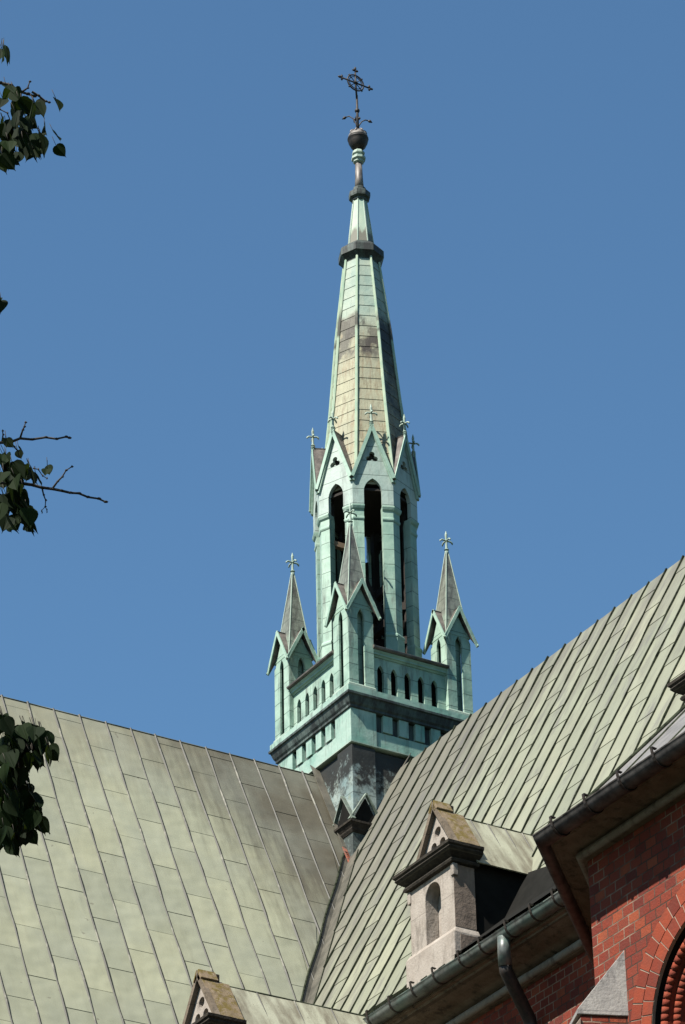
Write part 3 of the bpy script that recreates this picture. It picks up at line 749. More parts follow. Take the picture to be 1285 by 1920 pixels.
# gablets wrapping the four shaft corners
for sx, sy in ((-1, -1), (-1, 1), (1, -1), (1, 1)):
    cx, cy = sx * .80, sy * .80; h = .225
    r = MB(); r.box(cx - .205, cy - .205, 20.3, cx + .205, cy + .205, 21.33)
    go_ = r.build('corner_gablet', 'copper_stained', shaft)
    r = MB(); r.square([(.215, 21.30), (.235, 21.34), (.235, 21.36), (.27, 21.42), (.28, 21.425), (.28, 21.455), (.24, 21.475)], (cx, cy))
    r.build('gablet_cornice', 'stone_black', go_)
    r = MB()
    for N in (XA * sx, YA * sy):
        U = ZA.cross(N)
        r.plate([(-.20, 0), (.20, 0), (0, .37)], [], Vector((cx, cy, 21.47)) + N * .212, U, ZA, N, .05)
    r.build('gablet_panel', 'black_sheet', go_)
    r = MB()
    for N in (XA * sx, YA * sy):
        U = ZA.cross(N)
        for s in (-1, 1):
            a = Vector((cx, cy, 21.47)) + N * .225 + U * (s * .27); t = Vector((cx, cy, 21.90)) + N * .225
            r.bar(a, t, .058, .018, up=N.cross(t - a))
    r.build('gablet_coping', 'spire_rib_dull', go_)
# rusty flashing at the foot of the near corner
b = MB()
zc_ = 20.86
pL = [Vector((-1.015, -.60, zl(.60) + .03)), Vector((-1.03, -1.03, 20.86))]
for z0, z1, f in ((21.05, 20.86, 0),): pass
def onl(x, y): return Vector((x, y - .02, zl(y) + .012))
def onr(x, y): return Vector((x - .02, y, zr(x) + .012))
b.poly([onr(-1.01, -1.01), onr(-1.055, -1.055), onr(-.86, -1.055), onr(-.86, -1.008)])
b.poly([onl(-1.01, -1.0), onl(-1.05, -1.055), onl(-1.055, -.86), onl(-1.008, -.86)])
b.poly([onl(-1.01, -.80), onl(-1.07, -.82), onl(-1.07, -1.02), onl(-1.01, -1.0)], .01); b.poly([onr(-.78, -1.01), onr(-.80, -1.07), onr(-1.02, -1.07), onr(-1.0, -1.01)], .01)
b.build('rusty_flashing', 'rust', shaft)
b = MB()
b.poly([onl(-.94, -.07), onl(-1.06, -.02), onl(-1.06, -.82), onl(-.94, -.86)], .01)
b.poly([onr(-.07, -.94), onr(-.02, -1.0), onr(-.80, -1.0), onr(-.84, -.94)], .01)
b.build('apron_flashing', 'valley', shaft)

# parapets between pinnacles
for i, (U, N) in enumerate(((XA, -YA), (-YA, -XA), (YA, XA), (-XA, YA))):
    O = N * .93
    r = MB()
    holes = [arch(-.455 + k * .2185, 23.545, 23.87, 23.975, .052) for k in range(5)]
    r.plate([(-.62, 23.492), (.62, 23.492), (.62, 24.10), (-.62, 24.10)], holes, O, U, ZA, N, .05)
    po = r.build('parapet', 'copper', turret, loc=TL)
    r = MB()
    rings = []
    for u in (-.615, .615):
        rings.append([N * d + U * u + ZA * z for d, z in ((.88, 24.085), (.945, 24.085), (.955, 24.105), (.975, 24.11), (.975, 24.135), (1.0, 24.165), (.90, 24.18))])
    r.loft(rings); r.build('parapet_moulding', 'copper_plain', po)
    r = MB(); rings = []
    for u in (-.612, .612):
        rings.append([N * d + U * u + ZA * z for d, z in ((.90, 24.182), (1.01, 24.170), (1.035, 24.185), (1.04, 24.205), (.92, 24.285), (.86, 24.295))])
    r.loft(rings); r.build('parapet_cap', 'brown', po)
    r = MB(); r.plate([(-.6, 23.5), (.6, 23.5), (.6, 24.08), (-.6, 24.08)], [], N * .78, U, ZA, N, .02); r.build('parapet_shade_backing', 'black_sheet', po)  # black sheet added behind the openings for the shaded hollow inside
b = MB(); b.square([(.86, 24.10), (.86, 24.20), (.70, 24.36)]); b.build('belfry_floor', 'brown', turret, loc=TL)

# pinnacles
def make_pinnacle(cx, cy):
    root = empty('pinnacle', (cx, cy, 23.485 - 20.8), turret)
    H = .20
    b = MB()
    for (U, N), e in zip(((XA, -YA), (-YA, -XA), (YA, XA), (-XA, YA)), (H, H - .03, H - .03, H)):
        b.plate([(-e, .0), (e, .0), (e, 1.18), (0, 1.60), (-e, 1.18)], [arch(0, .06, 1.10, 1.255, .053)], N * H, U, ZA, N, .03)
        b.plate([(-.075, .03), (.075, .03), (.075, 1.28), (-.075, 1.28)], [], N * (H - .10), U, ZA, N, .01, .0)
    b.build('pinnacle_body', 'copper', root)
    b = MB(); b.square([(H + .018, 0), (H + .018, .05), (H + .004, .07)]); b.build('pinnacle_foot', 'copper_light', root)
    b = MB(); ends = MB()
    ap, ev, ov, hw = 1.70, 1.13, .065, .285
    for U, N in ((XA, -YA), (-YA, -XA), (YA, XA), (-XA, YA)):
        for s in (-1, 1):
            nr = (U * s * (ap - ev) + ZA * hw).normalized()
            A = N * (H + ov) + ZA * ap; B = N * (H + ov) + U * s * hw + ZA * ev
            A2 = N * .03 + ZA * ap; B2 = N * (hw + .0) + U * s * hw + ZA * ev
            # slope plane cut along the diagonal
            b.loft([[A, B, B2, A2], [A - nr * .02, B - nr * .02, B2 - nr * .02, A2 - nr * .02]])
            ends.bar(A - nr * .012 + N * .006, B - nr * .012 + N * .006, .016, .045, up=nr)
    b.build('gable_roof', 'brown', root)
    ends.build('verge', 'copper_plain', root)
    b = MB(); b.square([(.205, 1.26), (.17, 1.45), (.014, 2.72)]); b.build('pinnacle_spire', 'pin_spire', root)
    b = MB()
    for sx in (-1, 1):
        for sy in (-1, 1): b.tube([(sx * .205, sy * .205, 1.26), (sx * .17, sy * .17, 1.45), (sx * .014, sy * .014, 2.72)], .008, 5, False)
    b.build('spire_hip', 'copper_light', root)
    finial(root, 2.70, 1.0)
    return root
def finial(root, z, s, name='finial'):
    b = MB()
    b.ngon([(.018 * s, z - .03), (.03 * s, z), (.03 * s, z + .02), (.018 * s, z + .03), (.038 * s, z + .05), (.018 * s, z + .07), (.014 * s, z + .22 * s), (.020 * s, z + .30 * s), (.004 * s, z + .36 * s)], 8, smooth=False)
    zc = z + .19 * s
    for dx, dy in ((1, 0), (-1, 0), (0, 1), (0, -1)):
        pts = [(dx * r * s, dy * r * s, zc + h * s) for r, h in ((0, 0), (.04, .012), (.075, .012), (.10, -.008), (.105, -.028))]
        b.tube(pts, [.014 * s, .012 * s, .013 * s, .014 * s, .006 * s], 6)
    return b.build(name, 'copper_light', root)
p0 = make_pinnacle(-.80, -.80)
for x, y in ((-.8, .8), (.8, -.8), (.8, .8)): copy_tree(p0, turret, (x, y, 23.485 - 20.8))

# ------------------------------------------------------------------ octagonal belfry
RV = .77; AP = RV * math.cos(math.pi / 8); HF = RV * math.sin(math.pi / 8)
bel = MB(); cap_ = MB(); base_ = MB()
belfry = turret
BL = (-.037, .022, -20.8)
for k in range(8):
    a = math.radians(45 * k); V = Vector((math.cos(a), math.sin(a), 0))
    fa = [math.radians(45 * k + 22.5), math.radians(45 * k - 22.5)]
    def corner(R, z, arm, th):
        c = V * R; out = []
        t1 = Vector((-math.sin(fa[0]), math.cos(fa[0]), 0)); t2 = Vector((math.sin(fa[1]), -math.cos(fa[1]), 0))
        n1 = Vector((math.cos(fa[0]), math.sin(fa[0]), 0)); n2 = Vector((math.cos(fa[1]), math.sin(fa[1]), 0))
        ci = V * (R - th / math.cos(math.pi / 8))
        return [p + ZA * z for p in (c + t2 * arm, c, c + t1 * arm, c + t1 * arm - n1 * th, ci, c + t2 * arm - n2 * th)]
    p = MB()
    p.loft([corner(.745, 24.25 - .0, .150, .12), corner(.745, 26.56, .150, .12)])
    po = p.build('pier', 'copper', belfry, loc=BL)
    p = MB()
    p.loft([corner(.765, 24.24, .165, .14), corner(.765, 24.62, .165, .14), corner(.775, 24.64, .17, .14), corner(.775, 24.665, .17, .14), corner(.75, 24.70, .152, .12)])
    p.build('pier_base', 'copper_plain', po)
    p = MB()
    p.loft([corner(.752, 26.50, .153, .125), corner(.762, 26.52, .160, .13), corner(.762, 26.545, .160, .13), corner(.752, 26.56, .154, .13), corner(.752, 26.655, .154, .13), corner(.775, 26.68, .166, .14), corner(.79, 26.715, .175, .14), corner(.79, 26.735, .175, .14)])
    p.build('pier_capital', 'copper_plain', po)
for k in range(8):
    a = math.radians(45 * k + 22.5); N = Vector((math.cos(a), math.sin(a), 0)); U = ZA.cross(N)
    g = MB()
    e = -HF + .001
    top = arch(-.0, 26.73, 26.97, 27.185, .130)[2:]   # from right spring over the top to left spring
    outer = [(-HF, 26.735), (-.130, 26.735)] + list(reversed(top))[0:] + [(.130, 26.735), (HF, 26.735), (HF, 27.20), (0, 28.02), (-HF, 27.20)]
    g.plate(outer, [trefoil(0, 27.54, .052, .042)], N * AP, U, ZA, N, .06, rnd.random())
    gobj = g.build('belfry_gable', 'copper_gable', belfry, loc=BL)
    bk = MB(); bk.plate([(-.12, 27.35), (.12, 27.35), (0, 27.85)], [], N * (AP - .075), U, ZA, N, .01); bk.build('trefoil_shade_backing', 'timber', gobj)  # dark plate added so the trefoil reads as a shaded hole
    r = MB(); vg = MB()
    apz, evz, ov = 28.08, 27.185, .042
    hh = HF + .018
    for s in (-1, 1):
        nr = (U * s * (apz - evz) + ZA * hh).normalized()
        A = N * (AP + ov) + ZA * apz; B = N * (AP + ov) + U * s * hh + ZA * evz
        A2 = N * .40 + ZA * apz; B2 = N * (AP - .04) + U * s * (hh - .03) + ZA * evz
        r.loft([[A, B, B2, A2], [A - nr * .018, B - nr * .018, B2 - nr * .018, A2 - nr * .018]])
        vg.bar(A - nr * .012 + N * .006, B - nr * .012 + N * .006, .016, .05, up=nr)
        A3 = N * (AP + .02) + ZA * (apz - .06); B3 = N * (AP + .02) + U * s * (hh - .03) + ZA * (evz - .06)
        vg.bar(A3, B3, .03, .028, up=nr)
    r.build('gable_roof', 'brown', gobj)
    vg.build('gable_verge', 'copper_plain', gobj)
    fe = MB()
    c = N * (AP + .03)
    b = MB()
    z = 28.06
    b.ngon([(.022, z - .03), (.022, z + .01), (.036, z + .03), (.02, z + .045), (.034, z + .06), (.018, z + .08), (.013, z + .22), (.02, z + .30), (.003, z + .37)], 8, (c.x, c.y))
    for dd in (U, -U, N, -N):
        b.tube([c + dd * q + ZA * (z + .20 + h) for q, h in ((0, 0), (.035, .012), (.06, .012), (.082, -.008), (.087, -.026))], [.014, .012, .013, .014, .006], 6)
    b.build('gable_finial', 'copper_light', gobj)
# timber frame inside
t = MB()
for k in range(8):
    a = math.radians(45 * k); c = Vector((math.cos(a) * .60, math.sin(a) * .60, 0)); t.bar(c + ZA * 24.3, c + ZA * 27.1, .10, .10, up=(1, 0, 0))
for z in (24.9, 25.45):
    t.bar((-.6, 0, z), (.6, 0, z), .10, .12); t.bar((0, -.6, z + .06), (0, .6, z + .06), .10, .12)
    t.bar((-.42, -.42, z + .12), (.42, .42, z + .12), .10, .12); t.bar((-.42, .42, z - .06), (.42, -.42, z - .06), .10, .12)
for s in (-1, 1):
    t.bar((-.5, s * .2, 24.4), (.3, s * .2, 25.9), .09, .09); t.bar((.5, -s * .25, 24.4), (-.3, -s * .25, 25.9), .09, .09)
    t.bar((s * .2, -.5, 24.4), (s * .2, .3, 25.9), .09, .09)
# boarding on the lee side, with a missing board
for k, z0, z1 in ((0, 24.3, 26.9), (1, 24.3, 26.9), (2, 24.3, 26.9), (7, 24.3, 26.9)):
    a = math.radians(45 * k + 22.5); N = Vector((math.cos(a), math.sin(a), 0)); U = ZA.cross(N)
    if k == 1:
        t.plate([(-.30, 24.3), (.30, 24.3), (.30, 26.45), (-.30, 26.62)], [], N * .63, U, ZA, N, .02)
        t.plate([(.0, 26.45), (.30, 26.3), (.30, 26.95), (.0, 26.95)], [], N * .63, U, ZA, N, .02)
    else:
        t.plate([(-.28, z0), (.28, z0), (.28, z1), (-.28, z1)], [], N * .63, U, ZA, N, .02)
t.ngon([(.70, 27.02), (.70, 27.06)], 8)
t.build('timber_frame', 'timber', belfry, loc=BL)
b = MB(); b.box(-.66, -.10, 26.27, -.30, -.02, 26.35); b.build('loose_beam', 'pale_timber', belfry, loc=BL)

# ------------------------------------------------------------------ spire
sp = MB()
prof = [(.70, 27.12), (.665, 27.5), (.59, 28.15), (.515, 28.85), (.405, 30.1), (.26, 31.38)]
def prad(z):
    for (r0, z0), (r1, z1) in zip(prof[:-1], prof[1:]):
        if z <= z1: return r0 + (r1 - r0) * (z - z0) / (z1 - z0)
    return prof[-1][0]
for k in range(8):
    a0 = math.radians(45 * k); a1 = math.radians(45 * k + 45); D0_ = Vector((math.cos(a0), math.sin(a0), 0)); D1_ = Vector((math.cos(a1), math.sin(a1), 0))
    zs = [27.12] + [27.3 + .195 * i for i in range(21)] + [31.38]
    for j, (za, zb_) in enumerate(zip(zs[:-1], zs[1:])):
        ra, rb = prad(za) + .007, prad(zb_)
        m_ = .5 + (.13 if (j + k) % 2 else -.13) + rnd.uniform(-.03, .03)
        for u0, u1 in ((0, m_ - .0025), (m_ + .0025, 1)):
            if j > 17: u0, u1 = (0, .5) if u0 == 0 else (.5, 1)
            q = [D0_.lerp(D1_, u) * r + ZA * z for u, r, z in ((u0, ra, za), (u1, ra, za), (u1, rb, zb_), (u0, rb, zb_))]
            sp.poly(q, .004, rnd.random())
sp.mi = 1; sp.ngon([(r - .006, z) for r, z in prof], 8)
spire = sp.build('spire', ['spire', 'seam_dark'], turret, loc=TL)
rb_ = MB()
for k in range(8):
    a = math.radians(45 * k)
    rb_.tube([((r + .012) * math.cos(a), (r + .012) * math.sin(a), z) for r, z in prof], [.027, .027, .026, .025, .023, .020], 6, False)
n = NT('spire_rib_copper', rough=0.6)
Z = n.xyz()[2]
g = n.mix(n.ramp(n.noise(4), [(0.35, 0), (0.65, 1)]), (0.36, 0.52, 0.38), (0.55, 0.66, 0.47))
soot = n.math('MULTIPLY', n.ramp(n.math('DIVIDE', n.math('SUBTRACT', Z, 29.9), .6), [(0, 0), (0.1, 1), (0.6, 1), (1.0, 0)]), n.ramp(n.noise(1.6), [(0.44, 0), (0.54, .9)]))
g = n.mix(soot, g, (0.06, 0.045, 0.035)); n.color(g)
rb_.build('spire_rib', n.m, spire)
cl = MB()
cl.ngon([(.26, 31.28), (.268, 31.36), (.30, 31.40), (.335, 31.44), (.352, 31.455), (.352, 31.57), (.33, 31.60), (.15, 31.76)], 8)
cl.build('spire_collar', 'copper_dark', spire)
cn = MB(); cn.ngon([(.20, 31.70), (.097, 32.62)], 8); cone = cn.build('upper_cone', 'cone', spire)
r = MB()
for k in range(8):
    a = math.radians(45 * k); r.tube([(.20 * math.cos(a), .20 * math.sin(a), 31.71), (.099 * math.cos(a), .099 * math.sin(a), 32.61)], .010, 5, False)
r.build('cone_rib', 'copper_light', spire)
r = MB(); r.ngon([(.11, 32.54), (.125, 32.56), (.125, 32.585), (.165, 32.61), (.17, 32.64), (.17, 32.70), (.12, 32.74), (.10, 32.76), (.10, 32.80), (.08, 32.82)], 8); r.build('cone_collar', 'copper_dark', spire)
r = MB(); r.ngon([(.072, 32.80), (.060, 33.0), (.052, 33.34)], 16, smooth=True); r.build('mast', 'lead', spire)
r = MB(); r.ngon([(.06, 33.28), (.085, 33.30), (.085, 33.33), (.112, 33.35), (.112, 33.39), (.078, 33.41), (.078, 33.43), (.10, 33.45), (.10, 33.48), (.07, 33.52)], 8); r.build('mast_capital', 'copper_light', spire)
r = MB()
r.ngon([(.001, 33.53), (.07, 33.55), (.115, 33.60), (.15, 33.68), (.158, 33.73), (.163, 33.735), (.163, 33.755), (.157, 33.76)], 24, smooth=True)
ball = r.build('ball', 'iron', spire)
r = MB(); r.ngon([(.157, 33.76), (.15, 33.80), (.125, 33.85), (.085, 33.89), (.03, 33.91), (.02, 33.93)], 24, smooth=True)
for k in range(8):
    a = math.radians(45 * k)
    r.tube([(math.cos(a) * q, math.sin(a) * q, z) for q, z in ((.03, 33.915), (.08, 33.90), (.12, 33.865), (.145, 33.825))], [.008, .016, .018, .004], 6)
r.build('ball_top', 'lead', spire)

# cross
cz = 34.82
cr = MB()
cr.tube([(0, 0, 33.9), (0, 0, 34.25), (0, 0, 34.6)], [.024, .020, .016], 8)
cr.ngon([(.018, 34.26), (.036, 34.28), (.040, 34.30), (.036, 34.32), (.018, 34.34)], 10, smooth=True)
CX = Vector((-.03, -.02, cz)); UX = Vector((1, 0, -.03)).normalized(); WZ = ZA
cr.tube([(0, 0, 34.5), CX, CX + ZA * .25], [.016, .014, .012], 6)
cr.tube([CX - UX * .29, CX + UX * .29], .013, 6)
cr.ring(CX, UX, ZA, .145, .013); cr.ring(CX, UX, ZA, .112, .007)
for a in (45, 135, 225, 315):
    d = UX * math.cos(math.radians(a)) + ZA * math.sin(math.radians(a))
    cr.tube([CX + d * .02, CX + d * .135, CX + d * .17], [.007, .007, .016], 6)
cr.ngon([(.001, -.03), (.03, -.01), (.035, .0), (.03, .01), (.001, .03)], 8)
for i in range(len(cr.v) - 40, len(cr.v)):
    v = cr.v[i]; cr.v[i] = (v[0] + CX.x, v[1] + CX.y, v[2] + CX.z)
for E_, d in ((CX + UX * .25, UX), (CX - UX * .25, -UX), (CX + ZA * .24, ZA)):
    s = UX if abs(d.z) > .5 else ZA
    for dd, l in ((d, .065), (s, .05), (-s, .05)):
        cr.tube([E_, E_ + dd * l * .55, E_ + dd * l], [.010, .020, .012], 6)
cross = cr.build('cross', 'iron', turret, loc=TL)
lf = MB()
for (dx, dy, h, l) in ((-.78, .62, .28, .20), (.9, -.4, .20, .19), (.1, .5, .30, .10), (-.35, -.9, .14, .12)):
    d = Vector((dx, dy, 0)).normalized()
    pts = [d * (l * q) + ZA * (33.93 + h * zz_) for q, zz_ in ((.03, 0), (.10, .4), (.35, .82), (.65, 1.0), (.85, .95))]
    lf.tube(pts, [.012, .011, .010, .010, .009], 6)
    e = pts[-1]; lf.tube([e, e + d * .03 - ZA * .01, e + d * .07 - ZA * .035], [.010, .026, .004], 6)
lf.build('iron_leaf', 'iron', cross)

# ------------------------------------------------------------------ polygonal side chapel at the right
ch = sidech; SL = tuple(-v for v in ch.location)
C0 = Vector((-7.0, -13.68, 14.55)); OV = .55
Wc = Vector((-6.45, -13.72, 0))      # brick corner
LA = 5.2
# walls
w = MB()
yc = Wc.y; AX = Wc.x; wc = (-15.40, 12.46)
R0 = .93
hole = [(-(wc[0]) - R0, 5.5)]
def U2(y): return -y      # plate u axis is -Y
cu = U2(wc[0])
outer = [(U2(yc), 0), (U2(yc - LA), 0), (U2(yc - LA), 14.41), (U2(yc), 14.41)]
R1 = 1.235
hl = arch(cu, 6.0, wc[1], wc[1] + R1, R1, 14, False)
w.plate(outer, [hl], (AX, 0, 0), -YA, ZA, -XA, .35)
wall_o = w.build('chapel_wall', 'brick', ch, loc=SL)
w = MB()
dv = Vector((1, 1, 0)).normalized(); q0 = Vector((AX + .002, yc + .0005, 0)); q1 = q0 + dv * 4.25
dn = Vector((-1, 1, 0)).normalized()
w.plate([(0, 0), (4.25, 0), (4.25, 14.41), (0, 14.41)], [], q0, dv, ZA, dn, .3); w.build('chapel_end_wall', 'brick_x', ch, loc=SL)
w = MB(); r0 = Vector((AX, yc - LA, 0)); dv2 = Vector((1, -1, 0)).normalized(); dn2 = Vector((-1, -1, 0)).normalized()
w.plate([(0, 0), (4.25, 0), (4.25, 14.41), (0, 14.41)], [], r0, dv2, ZA, dn2, .3); w.build('chapel_end_wall', 'brick_x', ch, loc=SL)
# voussoir rings: two headers deep around the opening
vo_ = MB(); mo = MB()
nb = 34
for ring_i, (ra, rb2) in enumerate(((R0 + .002, R0 + .148), (R0 + .158, R1 - .002))):
    nn = 26
    for i in range(nn):
        a0 = math.pi * i / nn + .006; a1 = math.pi * (i + 1) / nn - .006
        if ring_i: a0 += .02; a1 += .02
        P4 = [(cu + r * math.cos(a), wc[1] + r * math.sin(a)) for r, a in ((ra, a0), (rb2, a0), (rb2, a1), (ra, a1))]
        vo_.plate(P4, [], (AX - .002, 0, 0), -YA, ZA, -XA, .035, rnd.random())
for s in (-1, 1):
    for j in range(52):
        z1 = wc[1] - .006 - j * .118; z0 = z1 - .108
        if z0 < 6: break
        for ra, rb2 in ((R0 + .002, R0 + .148), (R0 + .158, R1 - .002)):
            P4 = [(cu + s * ra, z0), (cu + s * rb2, z0), (cu + s * rb2, z1), (cu + s * ra, z1)]
            vo_.plate(P4, [], (AX - .002, 0, 0), -YA, ZA, -XA, .035, rnd.random())
win = vo_.build('window', 'voussoir', ch, loc=SL)
mo_o = arch(cu, 6.0, wc[1], wc[1] + R1, R1, 20, False); mo_i = arch(cu, 6.02, wc[1], wc[1] + R0, R0, 20, False)
mo.plate(mo_o, [mo_i], (AX + .004, 0, 0), -YA, ZA, -XA, .03); mo.build('mortar_joint', 'mortar', win)
mo = MB(); mo.plate(arch(cu, 6.0, wc[1], wc[1] + R1 - .01, R1 - .01, 20, False), [mo_i], (AX + .04, 0, 0), -YA, ZA, -XA, .3); mo.build('dark_reveal', 'black_sheet', win)  # black reveal: shade of the groove painted into the jamb
# recessed orders with round brick mouldings
for (ra, rb2, x0) in ((R0 - .09, R0 - .17, .05), (R0 - .17, R0 - .25, .12), (R0 - .25, R0 - .33, .20)):
    m_ = MB()
    o_ = arch(cu, 6.0, wc[1], wc[1] + ra + .02, ra + .02, 20, False); i_ = arch(cu, 6.02, wc[1], wc[1] + rb2, rb2, 20, False)
    m_.plate(arch(cu, 6.0, wc[1], wc[1] + ra, ra, 20, False), [i_], (AX + x0, 0, 0), -YA, ZA, -XA, .12, .5)
    rr = rb2 + .035; seg = 40
    for i in range(seg):
        a0 = math.pi * i / seg + .006; a1 = math.pi * (i + 1) / seg - .006
        m_.tube([(AX + x0 - .01, -(cu + rr * math.cos(a)), wc[1] + rr * math.sin(a)) for a in (a0, (a0 + a1) / 2, a1)], .036, 8, True, rnd.random())
    for s in (-1, 1):
        for j in range(30):
            z1 = wc[1] - j * .12
            m_.tube([(AX + x0 - .01, -(cu + s * rr), z1 - .006), (AX + x0 - .01, -(cu + s * rr), z1 - .112)], .036, 8, True, rnd.random())
    m_.build('arch_moulding', 'voussoir', win)
m_ = MB(); m_.plate(arch(cu, 6.0, wc[1], wc[1] + R0 + .1, R0 + .1, 20, False), [], (AX + .36, 0, 0), -YA, ZA, -XA, .02); m_.build('dark_recess', 'black_sheet', win)  # black backing standing in for the shade deep in the opening
m_ = MB(); m_.plate(arch(cu, 6.0, wc[1], wc[1] + R0 - .31, R0 - .31, 20, False), [], (AX + .33, 0, 0), -YA, ZA, -XA, .02); m_.build('window_pane', 'glass', win)
# cornice following the polygon
prof = [(0, 14.402), (.05, 14.402), (.075, 14.41), (.085, 14.435), (.08, 14.46), (.05, 14.47), (.05, 14.475), (.12, 14.48), (.20, 14.487), (.33, 14.492), (.34, 14.50), (.42, 14.502), (.425, 14.525), (0, 14.53)]
cm = MB()
def polypt(o, z, which):
    # which: 0 = far end of diagonal, 1 = corner, 2 = far corner, 3 = end of second diagonal
    k = .0727
    if which == 1: return Vector((AX - o, yc + k * o, z))
    if which == 2: return Vector((AX - o, yc - LA - k * o, z))
    if which == 0: return Vector((AX, yc, z)) + dv * 4.25 + dn * (o * .76)
    return Vector((AX, yc - LA, z)) + dv2 * 4.25 + dn2 * (o * .76)
cm.loft([[polypt(o, z, wh) for o, z in prof] for wh in (0, 1, 2, 3)])
cm.build('chapel_cornice', 'stone_brown', ch, loc=SL)
rl = MB(); rl.tube([polypt(.075, 14.437, wh) for wh in (0, 1, 2, 3)], .040, 10); rl.build('cornice_roll', 'stone_roll', ch, loc=SL)
# gutters
GR2 = .09
def gpt(wh, o=OV - .10, z=14.54): return polypt(o, z, wh)
gm = MB(); rings = []
prof_g = [(GR2 + .012, .008)] + [(GR2 * math.cos(math.pi * k / 10), -GR2 * math.sin(math.pi * k / 10)) for k in range(11)] + [(-GR2, .03), (-GR2 + .006, .03)] + [((GR2 - .006) * math.cos(math.pi * k / 10), -(GR2 - .006) * math.sin(math.pi * k / 10)) for k in range(10, -1, -1)]
gm.loft([[polypt(OV - .10 + u, 14.54 + v, wh) for u, v in prof_g] for wh in (0, 1, 2, 3)], 0, True, True)
cg = gm.build('chapel_gutter', 'gutter_b', ch, loc=SL)
for k in range(10):
    y = -13.98 - .50 * k
    b = MB(); bracket(b, (0, 0, 0), GR2, (1, 0, 0))
    if k == 0: bb0 = b.build('gutter_bracket', 'iron', cg, loc=(AX - OV + .10, y, 14.54))
    else:
        c = bb0.copy(); COL.objects.link(c); c.parent = cg; c.location = (AX - OV + .10, y, 14.54)
# roof: half pyramid against the transept slope
ro = MB()
E = [polypt(OV - .16, 14.56, wh) for wh in (0, 1, 2, 3)]
tanh_ = 1.02; cA = E[1]; ymid = (E[1].y + E[2].y) / 2
tlen = abs(ymid - cA.y) / .383
apex = Vector((cA.x + .924 * tlen, ymid, cA.z + tanh_ * tlen))
ro.add([E[0], E[1], E[2], E[3], apex], [(0, 1, 4), (1, 2, 4), (2, 3, 4)])
roo = ro.build('chapel_roof', 'zinc', ch, loc=SL)
r = MB()
r.tube([E[1].lerp(apex, t_ / 12) + Vector((0, .006 * math.sin(t_ * 2), .01)) for t_ in range(13)], .022, 6)
r.tube([E[2].lerp(apex, t_ / 12) + Vector((0, 0, .01)) for t_ in range(13)], .022, 6)
for k in range(1, 8):
    e0 = E[1].lerp(E[2], k / 8); f = abs(k / 8 - .5) * 2; e1 = E[1].lerp(apex, 1 - f) if k < 4 else E[2].lerp(apex, 1 - f)
    r.tube([e0, e1 + ZA * .005], .013, 5, False)
r.build('roof_seam', 'seam_dark', roo)
# corner buttress set on the diagonal, with stone weatherings
bb = Vector((-.924, .383, 0)); tt = Vector((-.383, -.924, 0))
def BP(s_, t_, z): return Vector((AX, yc, 0)) + bb * s_ + tt * t_ + ZA * z
def slab(s0, s1, z, top0, top1, hw_=.415, sink=.35):
    # block from s0 (towards the wall) to s1 (outer end), sloping top
    return [[BP(-sink if s0 == 0 else s0, -hw_, z), BP(s1, -hw_, z), BP(s1, -hw_, top1), BP(-sink if s0 == 0 else s0, -hw_, top0)],
            [BP(-sink if s0 == 0 else s0, hw_, z), BP(s1, hw_, z), BP(s1, hw_, top1), BP(-sink if s0 == 0 else s0, hw_, top0)]]
bt = MB(); bt.loft(slab(0, .24, 0, 12.78, 12.78, .40)); bto = bt.build('buttress', 'brick_x', ch, loc=SL)
q = MB(); q.loft(slab(0, .27, 12.79, 13.62, 12.83)); q.build('weathering_stone', 'stone_grey', bto, .006)
q = MB(); q.loft(slab(.24, .62, 12.2, 12.76, 12.25, .42)); q.build('weathering_stone', 'stone_side', bto, .006)
q = MB(); q.loft(slab(.24, .58, 0, 12.19, 12.19, .40)); q.build('buttress_foot', 'brick_x', bto)

# dormer of the low corner chapel, gable above its west wall
d2 = make_dormer((-6.07 + 4.8, -5.91 + 5.2, 16.41), 1.2, 'black_sheet', True, 2.35, cc)

# ------------------------------------------------------------------ lime tree beside the viewer
tree = empty('lime_tree', (-18.9, -19.9, 0))
tree['label'] = 'dark leafy lime tree whose branch tips hang in at the left edge of the picture'
tree['category'] = 'tree'
camp = Vector((-22.6624, -35.9061, 1.6))
def at(px, py, dist):
    f = 6440.7; d = (F_ + R_ * ((px - 642.5) / f) - U_ * ((py - 960) / f)).normalized()
    return camp + d * dist
TB = Vector((-18.9, -19.9, 0))
tk = MB(); tr_r = random.Random(3)
tk.tube([TB + Vector(p) for p in ((0, 0, 0), (.05, .0, 2), (.1, .1, 5), (.0, .2, 8), (.1, .1, 12), (.1, .2, 15)) ], [.34, .28, .24, .19, .11, .04], 14)
LV = []     # leaf sites (pos, size)
def leaf(mb, p, dirv, size, rr, tint):
    d = dirv.normalized(); side = d.cross(Vector((rr.uniform(-1, 1), rr.uniform(-1, 1), rr.uniform(-.6, 1.2)))).normalized(); nn = side.cross(d)
    out = [(0, 0), (.16, -.04), (.36, .02), (.49, .18), (.50, .36), (.42, .55), (.27, .75), (.12, .90), (.03, 1.0), (0, 1.16)]
    L = []; 
    c = [p + d * (size * t) + nn * (size * .10 * math.sin(t * 2.6)) for t in (0, .35, .7, 1.16)]
    left = [p + d * (size * v) + side * (size * .92 * u) + nn * (size * (.12 * u + .10 * math.sin(v * 2.6))) for u, v in out]
    right = [p + d * (size * v) - side * (size * .92 * u) + nn * (size * (.12 * u + .10 * math.sin(v * 2.6))) for u, v in out]
    vs = left + right[1:-1]; n_ = len(left)
    # fan by strips to the midrib
    mb.add(vs, [tuple(range(n_))], tint); 
    mb.add([left[0]] + right[1:-1] + [left[-1]], [tuple(reversed(range(n_)))], tint)
lv = MB()
